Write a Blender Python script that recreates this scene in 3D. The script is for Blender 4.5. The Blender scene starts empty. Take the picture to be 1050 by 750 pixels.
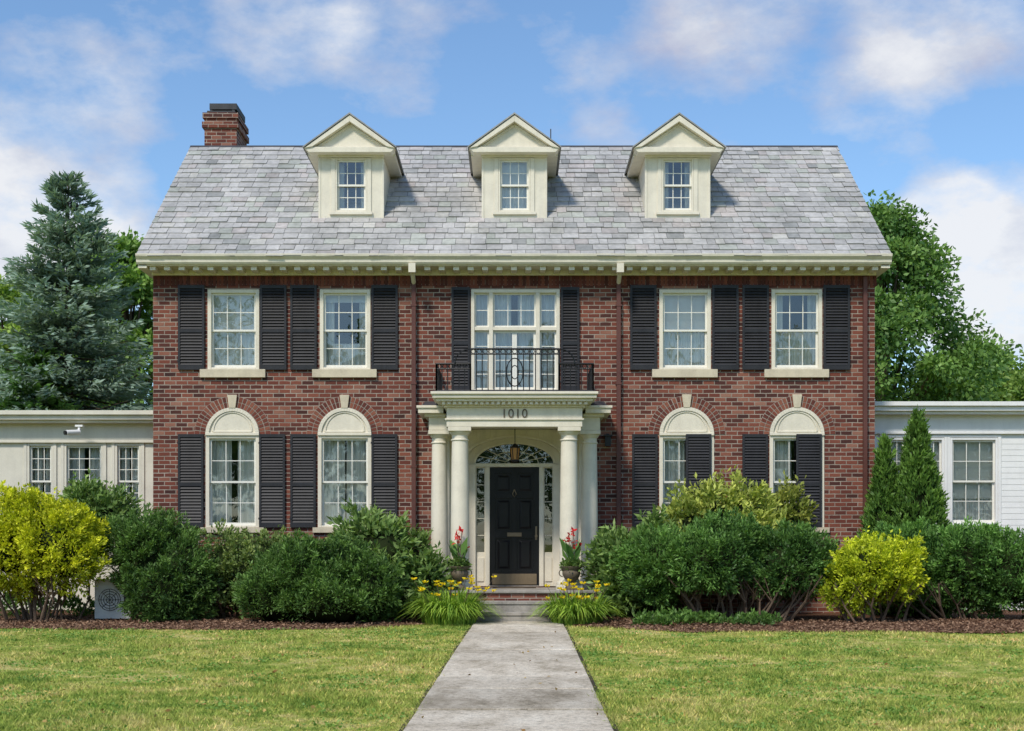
import bpy, bmesh, math, random
import numpy as np
from mathutils import Vector
random.seed(7); rng=np.random.default_rng(7)
F=1450.; D0=29.; CH=1.6; CX=527.; HY=560.
def WX(px,Y=0.): return (px-CX)*(D0+Y)/F
def WZ(py,Y=0.): return CH+(HY-py)*(D0+Y)/F
scene=bpy.context.scene
scene.view_settings.view_transform='Standard'
scene.view_settings.look='None'
scene.view_settings.exposure=0
# ------------------------------------------------------------------ nodes
class NT:
    def __init__(s,nt): s.nt=nt; nt.nodes.clear()
    def n(s,t,**k):
        nd=s.nt.nodes.new(t)
        for a,b in k.items(): setattr(nd,a,b)
        return nd
    def link(s,a,b): s.nt.links.new(a,b)
    def put(s,v,sock):
        if isinstance(v,bpy.types.NodeSocket): s.link(v,sock)
        else: sock.default_value=v
    def m(s,op,a,b=0.,c=0.,clamp=False):
        nd=s.n('ShaderNodeMath',operation=op); nd.use_clamp=clamp
        s.put(a,nd.inputs[0]); s.put(b,nd.inputs[1]); s.put(c,nd.inputs[2]); return nd.outputs[0]
    def mix(s,f,a,b,bt='MIX'):
        nd=s.n('ShaderNodeMix',data_type='RGBA',blend_type=bt); nd.clamp_factor=True
        s.put(f,nd.inputs[0])
        for v,i in((a,6),(b,7)):
            if not isinstance(v,bpy.types.NodeSocket): v=(*v[:3],1.)
            s.put(v,nd.inputs[i])
        return nd.outputs[2]
    def noise(s,vec,scale,detail=3.,rough=.55):
        nd=s.n('ShaderNodeTexNoise'); nd.inputs['Scale'].default_value=scale
        nd.inputs['Detail'].default_value=detail; nd.inputs['Roughness'].default_value=rough
        if vec is not None: s.link(vec,nd.inputs['Vector'])
        return nd.outputs[0]
    def ramp(s,f,stops,interp='LINEAR'):
        nd=s.n('ShaderNodeValToRGB'); cr=nd.color_ramp; cr.interpolation=interp
        while len(cr.elements)<len(stops): cr.elements.new(.5)
        for e,(p,c) in zip(cr.elements,stops):
            e.position=p; e.color=(*c[:3],1.) if not isinstance(c,(int,float)) else (c,c,c,1.)
        s.link(f,nd.inputs[0]); return nd.outputs[0]
    def obj(s): return s.n('ShaderNodeTexCoord').outputs['Object']
    def scaled(s,vec,sc):
        nd=s.n('ShaderNodeMapping'); nd.inputs['Scale'].default_value=sc; s.link(vec,nd.inputs[0]); return nd.outputs[0]
    def bsdf(s,col,rough=.6,spec=.3,metal=0.,bump=None,bs=.3,bd=.01):
        p=s.n('ShaderNodeBsdfPrincipled')
        if not isinstance(col,bpy.types.NodeSocket): col=(*col[:3],1.)
        s.put(col,p.inputs['Base Color']); s.put(rough,p.inputs['Roughness']); s.put(spec,p.inputs['Specular IOR Level'])
        p.inputs['Metallic'].default_value=metal
        if bump is not None:
            b=s.n('ShaderNodeBump'); b.inputs['Strength'].default_value=bs; b.inputs['Distance'].default_value=bd
            s.link(bump,b.inputs['Height']); s.link(b.outputs[0],p.inputs['Normal'])
        return p.outputs[0]
    def out(s,sh): o=s.n('ShaderNodeOutputMaterial'); s.link(sh,o.inputs[0])
def mat(name):
    m=bpy.data.materials.new(name); m.use_nodes=True; return m,NT(m.node_tree)
def paint(name,col,rough=.5,var=.12,spec=.3,metal=0.,scale=2.5):
    m,t=mat(name); o=t.obj()
    n1=t.noise(o,scale,5.,.65); n2=t.noise(o,scale*14,3.)
    st=t.noise(t.scaled(o,(7.,7.,.7)),1.,4.)
    f=t.m('MULTIPLY_ADD',n1,.5,t.m('MULTIPLY_ADD',n2,.2,t.m('MULTIPLY',st,.3)))
    c=t.ramp(f,[(.3,[x*(1-var*1.6) for x in col]),(.55,col),(.75,[min(1,x*(1+var*.4)) for x in col])])
    t.out(t.bsdf(c,rough,spec,metal,bump=n2,bs=.1,bd=.004)); return m
CREAM=paint('cream_paint',(.74,.68,.555),.45,.13)
WHITE=paint('white_paint',(.80,.79,.77),.5,.08)
SASH=paint('sash_white',(.78,.76,.68),.4,.08)
BEIGE=paint('beige_paint',(.68,.64,.54),.5,.12)
BLACK=paint('shutter_black',(.028,.028,.032),.5,.3,.3)
DOORM=paint('door_black',(.010,.010,.012),.3,.2,.25)
IRON=paint('wrought_iron',(.012,.012,.013),.45,.2,.4)
BROWN=paint('downspout_brown',(.12,.048,.038),.5,.2)
DARKROOF=paint('dark_roofing',(.06,.06,.065),.7,.3)
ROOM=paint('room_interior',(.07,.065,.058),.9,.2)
CURT=paint('curtain_cloth',(.78,.78,.74),.9,.06)
BLIND=paint('window_shade',(.76,.75,.70),.8,.04)
BRASS=paint('aged_brass',(.24,.18,.11),.5,.25,.5,.5)
STONE=paint('sandstone',(.62,.54,.40),.8,.2)
URNM=paint('urn_bronze',(.16,.125,.085),.6,.4)
STEPM=paint('step_stone',(.36,.33,.29),.85,.4)
WOOD=paint('bark',(.12,.09,.065),.9,.4,.1,0.,6.)
STEM=paint('shrub_stem',(.15,.105,.075),.9,.4,.1,0.,8.)
CORE=paint('shade_core',(.020,.028,.011),1.,.4,.0)  # near-black core inside shrubs, its colour stands for interior shade
METAL=paint('grey_metal',(.60,.60,.58),.5,.15)
GLASS,t=mat('window_glass')
lw=t.n('ShaderNodeLayerWeight'); lw.inputs[0].default_value=.35
tr=t.n('ShaderNodeBsdfTransparent'); tr.inputs[0].default_value=(.92,.95,.93,1)
gl=t.n('ShaderNodeBsdfGlossy'); gl.inputs['Roughness'].default_value=.02; gl.inputs[0].default_value=(1,1,1,1)
nb=t.noise(t.obj(),1.6,2.); b=t.n('ShaderNodeBump'); b.inputs['Strength'].default_value=.25; b.inputs['Distance'].default_value=.02
t.link(nb,b.inputs['Height']); t.link(b.outputs[0],gl.inputs['Normal'])
mx=t.n('ShaderNodeMixShader'); t.link(t.m('MULTIPLY_ADD',lw.outputs['Fresnel'],.8,.08,clamp=True),mx.inputs[0])
t.link(tr.outputs[0],mx.inputs[1]); t.link(gl.outputs[0],mx.inputs[2]); t.out(mx.outputs[0])
AMBER,t=mat('amber_lantern_glass'); t.out(t.bsdf((.42,.20,.06),.2,.5))
# brick
BRK=[(0.,(.045,.024,.022)),(.16,(.088,.034,.028)),(.38,(.142,.045,.033)),(.6,(.185,.058,.040)),(.82,(.232,.080,.053)),(1.,(.31,.155,.11))]
BRICK,t=mat('red_brick'); o=t.obj()
sp=t.n('ShaderNodeSeparateXYZ'); t.link(o,sp.inputs[0])
u=t.m('ADD',sp.outputs[0],sp.outputs[1]); v=sp.outputs[2]
wob=t.m('MULTIPLY',t.m('SUBTRACT',t.noise(o,6.,2.),.5),.014)
BW,BH=.235,.086
vv=t.m('DIVIDE',t.m('ADD',v,wob),BH); row=t.m('FLOOR',vv); fv=t.m('FRACT',vv)
cu=t.m('ADD',t.m('DIVIDE',t.m('ADD',u,wob),BW),t.m('MULTIPLY',t.m('MODULO',row,2.),.5))
col=t.m('FLOOR',cu); fu=t.m('FRACT',cu)
cb=t.n('ShaderNodeCombineXYZ'); t.link(col,cb.inputs[0]); t.link(row,cb.inputs[1])
wn=t.n('ShaderNodeTexWhiteNoise',noise_dimensions='2D'); t.link(cb.outputs[0],wn.inputs['Vector'])
du=t.m('MULTIPLY',t.m('MINIMUM',fu,t.m('SUBTRACT',1.,fu)),BW)
dv=t.m('MULTIPLY',t.m('MINIMUM',fv,t.m('SUBTRACT',1.,fv)),BH)
dist=t.m('MINIMUM',du,dv)
edge=t.m('MULTIPLY_ADD',t.noise(o,25.,2.),.007,.003)
face=t.m('MULTIPLY',t.m('SUBTRACT',dist,edge),1/.003,clamp=True)
big=t.noise(o,.6,5.,.65)
bc=t.ramp(t.m('MULTIPLY_ADD',big,.45,t.m('MULTIPLY_ADD',wn.outputs[0],.9,-.15)),BRK)
fine=t.noise(o,60.,3.)
bc=t.mix(.4,bc,t.ramp(fine,[(.3,.45),(.7,1.25)]),'MULTIPLY')
mort=t.ramp(t.noise(o,2.,4.,.7),[(.3,(.21,.17,.14)),(.7,(.43,.365,.30))])
c=t.mix(face,mort,bc)
t.out(t.bsdf(c,.85,.15,0.,bump=t.m('MULTIPLY_ADD',fine,.25,face),bs=.6,bd=.008))
def attrmat(name,rough=.7,spec=.2,transl=0.,nscale=30.,namt=.3,bs=.3,big=0.):
    m,t=mat(name); at=t.n('ShaderNodeAttribute',attribute_name='Col')
    nz=t.noise(t.obj(),nscale,4.)
    c=t.mix(namt,at.outputs['Color'],t.ramp(nz,[(.3,.5),(.7,1.3)]),'MULTIPLY')
    if big>0:
        n2=t.noise(t.scaled(t.obj(),(1.,.6,.6)),.9,7.,.72)
        c=t.mix(big,c,t.ramp(n2,[(.32,(.62,.63,.60)),(.5,(1.,1.,.98)),(.66,(1.24,1.22,1.18))]),'MULTIPLY')
    if transl>0:
        b1=t.bsdf(c,rough,spec)
        tl=t.n('ShaderNodeBsdfTranslucent'); t.link(t.mix(1.,c,(1.,1.1,.5),'MULTIPLY'),tl.inputs[0])
        mx=t.n('ShaderNodeMixShader'); mx.inputs[0].default_value=transl
        t.link(b1,mx.inputs[1]); t.link(tl.outputs[0],mx.inputs[2]); t.out(mx.outputs[0])
    else: t.out(t.bsdf(c,rough,spec,0.,bump=nz,bs=bs,bd=.006))
    return m
ABRICK=attrmat('arch_brick',.85,.15,0,40.,.4)
MORTAR=paint('mortar',(.36,.31,.26),.9,.2)
SLATE=attrmat('roof_slate',.6,.25,0,11.,.35,.25,.7)
LEAF=attrmat('foliage',.5,.3,.28,3.,.25)
PETAL=attrmat('petals',.6,.2,.3,3.,.1)
CHIP=attrmat('mulch_chips',.95,.1,0,30.,.3)
# ------------------------------------------------------------------ mesh builder
def empty(name,parent=None):
    e=bpy.data.objects.new(name,None); scene.collection.objects.link(e)
    if parent: e.parent=parent
    return e
class MB:
    def __init__(s): s.v=[];s.f=[];s.m=[];s.c=[]
    def add(s,vs,fs,m=0,c=(1,1,1)):
        b=len(s.v); s.v.extend(vs)
        for f in fs: s.f.append([b+i for i in f]); s.m.append(m); s.c.append(c)
    def box(s,x0,x1,y0,y1,z0,z1,m=0,c=(1,1,1)):
        if x0>x1:x0,x1=x1,x0
        if y0>y1:y0,y1=y1,y0
        if z0>z1:z0,z1=z1,z0
        s.add([(x0,y0,z0),(x1,y0,z0),(x1,y1,z0),(x0,y1,z0),(x0,y0,z1),(x1,y0,z1),(x1,y1,z1),(x0,y1,z1)],
          [(0,3,2,1),(4,5,6,7),(0,1,5,4),(1,2,6,5),(2,3,7,6),(3,0,4,7)],m,c)
    def poly(s,vs,m=0,c=(1,1,1)): s.add(vs,[tuple(range(len(vs)))],m,c)
    def xz(s,p,y0,y1,m=0,c=(1,1,1)):
        n=len(p); vs=[(a,y0,b) for a,b in p]+[(a,y1,b) for a,b in p]
        s.add(vs,[tuple(range(n)),tuple(range(2*n-1,n-1,-1))]+[(i,i+n,(i+1)%n+n,(i+1)%n) for i in range(n)],m,c)
    def yz(s,p,x0,x1,m=0,c=(1,1,1)):
        n=len(p); vs=[(x0,a,b) for a,b in p]+[(x1,a,b) for a,b in p]
        s.add(vs,[tuple(range(n)),tuple(range(2*n-1,n-1,-1))]+[(i,i+n,(i+1)%n+n,(i+1)%n) for i in range(n)],m,c)
    def ring(s,cx,cz,r0,r1,y0,y1,a0=0.,a1=math.pi,seg=24,m=0,ez=1.,c=(1,1,1)):
        for i in range(seg):
            p=a0+(a1-a0)*i/seg; q=a0+(a1-a0)*(i+1)/seg
            rr=[(r0,p),(r1,p),(r1,q),(r0,q)]
            s.xz([(cx+r*math.cos(a),cz+r*ez*math.sin(a)) for r,a in rr],y0,y1,m,c)
    def lathe(s,cx,cy,prof,seg=24,m=0,c=(1,1,1)):
        vs=[];fs=[]
        for r,z in prof:
            for i in range(seg):
                a=2*math.pi*i/seg; vs.append((cx+r*math.cos(a),cy+r*math.sin(a),z))
        for j in range(len(prof)-1):
            for i in range(seg):
                k=(i+1)%seg; fs.append((j*seg+i,j*seg+k,(j+1)*seg+k,(j+1)*seg+i))
        fs.append(tuple(range(seg))[::-1]); fs.append(tuple((len(prof)-1)*seg+i for i in range(seg)))
        s.add(vs,fs,m,c)
    def tube(s,pts,r,seg=6,m=0,c=(1,1,1)):
        pts=[Vector(p) for p in pts]; n=len(pts); rs=r if isinstance(r,(list,tuple)) else [r]*n
        vs=[];fs=[]
        for j in range(n):
            d=(pts[min(j+1,n-1)]-pts[max(j-1,0)]).normalized()
            up=Vector((0,0,1)) if abs(d.z)<.9 else Vector((1,0,0))
            a=d.cross(up).normalized(); b=d.cross(a)
            for i in range(seg):
                t=2*math.pi*i/seg; vs.append(tuple(pts[j]+(a*math.cos(t)+b*math.sin(t))*rs[j]))
        for j in range(n-1):
            for i in range(seg):
                k=(i+1)%seg; fs.append((j*seg+i,j*seg+k,(j+1)*seg+k,(j+1)*seg+i))
        fs.append(tuple(range(seg))[::-1]); fs.append(tuple((n-1)*seg+i for i in range(seg)))
        s.add(vs,fs,m,c)
    def build(s,name,mats,parent=None,bevel=0.,smooth=False,recalc=True):
        me=bpy.data.meshes.new(name); me.from_pydata(s.v,[],s.f)
        for mm in mats: me.materials.append(mm)
        me.polygons.foreach_set('material_index',s.m)
        if recalc:
            bm=bmesh.new(); bm.from_mesh(me); bmesh.ops.recalc_face_normals(bm,faces=bm.faces); bm.to_mesh(me); bm.free()
        at=me.attributes.new('Col','FLOAT_COLOR','FACE')
        at.data.foreach_set('color',np.array([(*c,1.) for c in s.c],dtype=np.float32).ravel())
        if smooth: me.shade_smooth(); me.set_sharp_from_angle(angle=math.radians(35))
        ob=bpy.data.objects.new(name,me); scene.collection.objects.link(ob)
        if parent: ob.parent=parent
        if bevel>0:
            b=ob.modifiers.new('b','BEVEL'); b.width=bevel; b.segments=2; b.limit_method='ANGLE'; b.angle_limit=math.radians(40)
        return ob
# ------------------------------------------------------------------ house
H=empty('brick_house')
GZ=.17
W=7.4; WT=7.16
def wall_grid(mb,x0,x1,z0,z1,y,th,holes,m=0):
    xs=sorted(set([x0,x1]+[h[0] for h in holes]+[h[1] for h in holes])); zs=sorted(set([z0,z1]+[h[2] for h in holes]+[h[3] for h in holes]))
    for i in range(len(xs)-1):
        for j in range(len(zs)-1):
            cx=(xs[i]+xs[i+1])/2; cz=(zs[j]+zs[j+1])/2
            if any(h[0]<cx<h[1] and h[2]<cz<h[3] for h in holes): continue
            mb.poly([(xs[i],y,zs[j]),(xs[i+1],y,zs[j]),(xs[i+1],y,zs[j+1]),(xs[i],y,zs[j+1])],m)
    for a,b,c,d in holes:
        mb.poly([(a,y,c),(a,y+th,c),(a,y+th,d),(a,y,d)],m); mb.poly([(b,y,c),(b,y+th,c),(b,y+th,d),(b,y,d)],m)
        mb.poly([(a,y,c),(b,y,c),(b,y+th,c),(a,y+th,c)],m); mb.poly([(a,y,d),(b,y,d),(b,y+th,d),(a,y+th,d)],m)
trim=MB(); sash=MB(); glass=MB(); room=MB(); curt=MB(); shut=MB()
def curtain(x0,x1,z0,z1,y,amp=.03,wl=.11,m=0):
    n=max(4,int((x1-x0)/.018)); ph=random.random()*6; vs=[]
    for i in range(n+1):
        x=x0+(x1-x0)*i/n; yy=y+amp*math.sin(x/wl*6.28+ph)+amp*.4*math.sin(x/wl*2.7+ph*2)
        vs+= [(x,yy,z0),(x,yy+.01,z1)]
    curt.add(vs,[(2*i,2*i+2,2*i+3,2*i+1) for i in range(n)],m)
def lite(x0,x1,z0,z1,y,cols,rows,rail=.04,mun=.016,mb=None,th=.035,brail=None):
    mb=mb or sash; br=brail or rail
    mb.box(x0,x0+rail,y,y+th,z0,z1); mb.box(x1-rail,x1,y,y+th,z0,z1)
    mb.box(x0+rail,x1-rail,y,y+th,z1-rail,z1); mb.box(x0+rail,x1-rail,y,y+th,z0,z0+br)
    for i in range(1,cols):
        x=x0+rail+(x1-x0-2*rail)*i/cols; mb.box(x-mun/2,x+mun/2,y+.006,y+th-.006,z0+br,z1-rail)
    for j in range(1,rows):
        z=z0+br+(z1-z0-rail-br)*j/rows; mb.box(x0+rail,x1-rail,y+.009,y+th-.009,z-mun/2,z+mun/2)
    glass.poly([(x0+rail,y+th/2,z0+br),(x1-rail,y+th/2,z0+br),(x1-rail,y+th/2,z1-rail),(x0+rail,y+th/2,z1-rail)])
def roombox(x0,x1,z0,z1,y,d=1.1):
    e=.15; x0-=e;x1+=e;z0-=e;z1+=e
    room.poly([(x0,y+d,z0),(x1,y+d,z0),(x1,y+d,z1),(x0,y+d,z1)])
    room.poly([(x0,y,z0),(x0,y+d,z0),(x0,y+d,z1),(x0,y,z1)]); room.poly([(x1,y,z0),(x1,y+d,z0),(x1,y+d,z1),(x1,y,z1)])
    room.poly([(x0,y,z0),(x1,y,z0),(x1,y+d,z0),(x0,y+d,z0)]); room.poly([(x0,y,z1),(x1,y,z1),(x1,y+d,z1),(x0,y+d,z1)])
def window(x0,x1,z0,z1,y=0.,cw=.075,cols=3,rows=2,style='drape',tm=None,sh=.45):
    tm=tm or trim
    tm.box(x0,x0+cw,y-.02,y+.17,z0,z1); tm.box(x1-cw,x1,y-.02,y+.17,z0,z1)
    tm.box(x0+cw,x1-cw,y-.018,y+.17,z1-cw,z1); tm.box(x0+cw,x1-cw,y-.018,y+.17,z0,z0+.04)
    a,b,c,d=x0+cw,x1-cw,z0+.04,z1-cw; mz=(c+d)/2
    lite(a,b,mz-.02,d,y+.04,cols,rows); lite(a,b,c,mz+.02,y+.085,cols,rows,brail=.06)
    roombox(x0,x1,z0,z1,y+.25)
    w=b-a
    if style=='drape':
        curtain(a-.02,a+w*.43,z0,z1,y+.22,.025); curtain(b-w*.43,b+.02,z0,z1,y+.22,.025)
    elif style=='drapewide':
        curtain(a-.02,a+w*.48,z0,z1,y+.22,.025); curtain(b-w*.49,b+.02,z0,z1,y+.22,.025)
    elif style=='shade':
        curtain(a-.02,b+.02,z0+(z1-z0)*sh,z1,y+.16,.001,1.,1)
        curtain(a-.02,b+.02,z0,z1,y+.20,.02,.09)
    elif style=='side':
        curtain(a-.02,a+w*.22,z0,z1,y+.22,.025); curtain(b-w*.2,b+.02,z0,z1,y+.22,.025)
def shutter(x0,x1,z0,z1,y=0.):
    st=.045
    shut.box(x0,x0+st,y-.055,y-.012,z0,z1); shut.box(x1-st,x1,y-.055,y-.012,z0,z1)
    h=z1-z0; mz=z0+h*.46
    for a,b in((z0,z0+.09),(mz-.035,mz+.035),(z1-.065,z1)): shut.box(x0+st,x1-st,y-.053,y-.014,a,b)
    for a,b in((z0+.09,mz-.035),(mz+.035,z1-.065)):
        n=int((b-a)/.058); s=(b-a)/n
        for i in range(n):
            z=a+i*s+random.uniform(-.002,.002)
            shut.yz([(y-.052,z+.006),(y-.045,z-.001),(y-.014,z+s*.92),(y-.020,z+s*1.0)],x0+st,x1-st)
    for z in(z0+.18,z1-.18): shut.box(x0-.012,x0+.03,y-.062,y-.056,z-.02,z+.02)
holes=[]
up=[(213,266),(328,380),(676,729),(791,843)]
lo=[(211,266),(326,381),(676,732),(789,845)]
zu0,zu1=WZ(379),WZ(297); zl0,zl1=WZ(541),WZ(446)
for a,b in up: holes.append((WX(a),WX(b),zu0,zu1))
for a,b in lo: holes.append((WX(a),WX(b),zl0,zl1))
cd=(WX(483),WX(574),WZ(402),WZ(297)); holes.append(cd)
ent=(-.98,1.0,.76,3.85); holes.append(ent)
hw=MB(); wall_grid(hw,-W,W,0,WT+.12,0.,.26,holes)
RY=4.26; RZ=10.96; BY=8.55
gable=lambda x:[(x,0,0),(x,BY,0),(x,BY,WT+.1),(x,RY,RZ-.15),(x,0,WT+.12)]
hw.poly(gable(-W)); hw.poly(gable(W)); hw.poly([(-W,BY,0),(W,BY,0),(W,BY,WT+.1),(-W,BY,WT+.1)])
hw.build('brick_walls',[BRICK],H,recalc=False)
for i,(a,b) in enumerate(up):
    x0,x1=WX(a),WX(b); window(x0,x1,zu0,zu1,style=['shade','side','shade','side'][i],sh=[.45,.4,.5,.4][i])
    trim.box(x0-.15,x1+.13,-.07,.02,zu0-.17,zu0-.003,1)
    for c,d in((a-30,a-3),(b+1,b+28)): shutter(WX(c),WX(d),WZ(379.5),WZ(293))
curtain(WX(332),WX(377),WZ(378),WZ(351),.23,.02,.09); curtain(WX(795),WX(840),WZ(378),WZ(338),.23,.02,.09)
curtain(WX(332),WX(377),WZ(309),WZ(299),.19,.001,1,1)
arch=MB()
ACOL=[(.20,.064,.043),(.165,.052,.037),(.12,.040,.031),(.25,.095,.062)]
for i,(a,b) in enumerate(lo):
    x0,x1=WX(a),WX(b); cx=(x0+x1)/2; window(x0,x1,zl0,zl1,style=['drape','drapewide','drapewide','drape'][i])
    trim.box(x0-.1,x1+.1,-.07,.02,zl0-.11,zl0-.003,1)
    r=(x1-x0)/2; cz=zl1+.003
    n=24; pts=[(cx+(r-.02)*math.cos(math.pi*k/n),cz+(r-.02)*math.sin(math.pi*k/n)) for k in range(n+1)]
    trim.xz(pts,-.014,.0,0); trim.ring(cx,cz,r-.075,r,-.05,-.002,seg=28); trim.ring(cx,cz+.06,r-.17,r-.135,-.032,-.003,seg=28)
    trim.box(cx-r+.16,cx+r-.16,-.033,-.003,cz+.045,cz+.075); trim.box(cx-r,cx+r,-.055,-.003,cz-.02,cz+.035)
    arch.ring(cx,cz,r+.003,r+.235,-.006,-.001,seg=32,m=1)
    nb=27
    for k in range(nb):
        if abs(k-13)<1: continue
        p=math.pi*(k+.11)/nb; q=math.pi*(k+.89)/nb
        cc=random.choice(ACOL)
        for ra,rb in((r+.010,r+.113),(r+.127,r+.228)):
            if random.random()<.5: cc=random.choice(ACOL)
            arch.xz([(cx+R*math.cos(A),cz+R*math.sin(A)) for R,A in((ra,p),(rb,p),(rb,q),(ra,q))],-.013,-.0015,0,cc)
    kz=cz+r
    trim.xz([(cx-.065,kz-.01),(cx+.065,kz-.01),(cx+.10,kz+.26),(cx-.10,kz+.26)],-.06,-.003,1)
    shutter(WX(a-28),WX(a-2),WZ(541),WZ(445.5))
    if i<2: shutter(WX(b),WX(b+26.5),WZ(541),WZ(445.5))
    else: shutter(WX(b-29),WX(b-3),WZ(541),WZ(445.5),-.01)
x=-W
while x<W-.02:
    cc=random.choice([(.12,.038,.030),(.09,.032,.026),(.155,.050,.037),(.19,.065,.045)])
    arch.box(x+.006,x+.069,-.012,-.001,WT-.23,WT-.005,0,cc); x+=.0765
arch.build('arch_and_soldier_bricks',[ABRICK,MORTAR],H)
# balcony door
x0,x1,z0,z1=cd; c=.07
trim.box(x0,x0+c,-.03,.17,z0,z1); trim.box(x1-c,x1,-.03,.17,z0,z1); trim.box(x0+c,x1-c,-.028,.17,z1-c,z1); trim.box(x0+c,x1-c,-.05,.17,z0,z0+.05)
zt=WZ(337)
for X in(-.47,.49): trim.box(X-.04,X+.04,-.02,.16,z0+.05,z1-c)
trim.box(x0+c,-.51,-.016,.15,zt-.04,zt+.03); trim.box(-.43,.45,-.016,.15,zt-.04,zt+.03); trim.box(.53,x1-c,-.016,.15,zt-.04,zt+.03)
for a,b,cl in((x0+c,-.51,1),(-.43,.45,3),(.53,x1-c,1)):
    lite(a,b,zt+.03,z1-c,.05,cl,2,.035)
lite(x0+c,-.51,z0+.05,zt-.04,.05,1,4,.035); lite(.53,x1-c,z0+.05,zt-.04,.05,1,4,.035)
lite(-.43,.01,z0+.05,zt-.04,.05,1,4,.05); lite(.011,.45,z0+.05,zt-.04,.05,1,4,.05)
roombox(x0,x1,z0,z1,.25); curtain(x0,-.06,z0,z1,.24,.03,.1); curtain(.08,x1,z0,z1,.24,.03,.1)
shutter(WX(463),WX(482),WZ(401),WZ(295)); shutter(WX(575),WX(594),WZ(401),WZ(295))
# main cornice
EX=7.60
trim.box(-W-.02,W+.02,-.06,-.002,WT-.02,7.25)
trim.box(-EX+.04,EX-.04,-.50,-.01,7.25,7.30)
trim.yz([(-.50,7.27),(-.53,7.27),(-.56,7.31),(-.565,7.36),(-.62,7.42),(-.63,7.47),(-.50,7.47)],-EX,EX)
for s in(-1,1):
    xa,xb=sorted((s*(W+.002),s*(EX-.02))); trim.box(xa,xb,-.5,BY+.3,7.2,7.44)
    xa,xb=sorted((s*(W-.02),s*(EX-.03)))
    trim.yz([(-.48,7.25),(-.48,7.43),(RY,RZ-.035),(RY,RZ-.22)],xa,xb); trim.yz([(9.0,7.25),(9.0,7.43),(RY+.001,RZ-.035),(RY+.001,RZ-.22)],xa,xb)
x=-7.3
while x<7.35:
    trim.box(x-.06,x+.06,-.44,-.062,7.17,7.249); x+=.292
# ------------ roof
rf=MB()
rf.yz([(-.55,7.44),(RY,RZ-.02),(9.05,7.44)],-EX+.02,EX-.02,1)
sl=Vector((0,RY+.5,RZ-7.46)).normalized(); nn=Vector((0,-sl.z,sl.y))
def slates(mb,org,U,S,Nv,length,wid,exp=.268,sw=.28):
    n=int(round(length/exp)); exp=length/n
    for j in range(n):
        x=-random.random()*sw
        while x<wid:
            w=sw*random.uniform(.62,1.35); xa=max(0,x+.004); xb=min(wid,x+w-.004)
            if xb-xa>.03:
                k=random.random()
                g=random.uniform(.37,.47)
                if k<.70: cc=(g,g*.97,g*.94)
                elif k<.78: cc=(g*1.02,g*.94,g*.90)
                elif k<.89: cc=(g*.93,g*.95,g*.86)
                elif k<.94: cc=(g*.72,g*.72,g*.70)
                else: cc=(g*1.12,g*1.08,g*1.0)
                h0=.030+random.uniform(-.006,.012); sg=random.uniform(-.016,.016); lo_=j*exp+sg-.01; hi_=(j+1)*exp+.03
                def P(a,b,h): return tuple(org+U*a+S*b+Nv*h)
                tl_=random.uniform(-.008,.008)
                vs=[P(xa,lo_,h0-.020),P(xb,lo_+tl_,h0-.020),P(xb,lo_+tl_,h0),P(xa,lo_,h0),P(xb,hi_,.010),P(xa,hi_,.010)]
                mb.add(vs,[(0,1,2,3),(3,2,4,5),(0,3,5),(1,4,2)],0,cc)
            x+=w
slates(rf,Vector((-EX,-.60,7.415)),Vector((1,0,0)),sl,nn,(Vector((0,RY,RZ-.01))-Vector((0,-.6,7.415))).length,2*EX)
slb=Vector((0,-(RY+.5),RZ-7.46)).normalized()
slates(rf,Vector((EX,2*RY+.6,7.415)),Vector((-1,0,0)),slb,Vector((0,slb.z,-slb.y)),5.9,2*EX,.4,.4)
rf.yz([(RY-.13,RZ-.06),(RY,RZ+.06),(RY+.13,RZ-.06)],-EX-.01,EX+.01,1)
rf.box(.86-.01,.875+.0,RY-.1,RY-.085,RZ,RZ+.42,1)
rf.build('slate_roof',[SLATE,DARKROOF],H,recalc=False)
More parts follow.
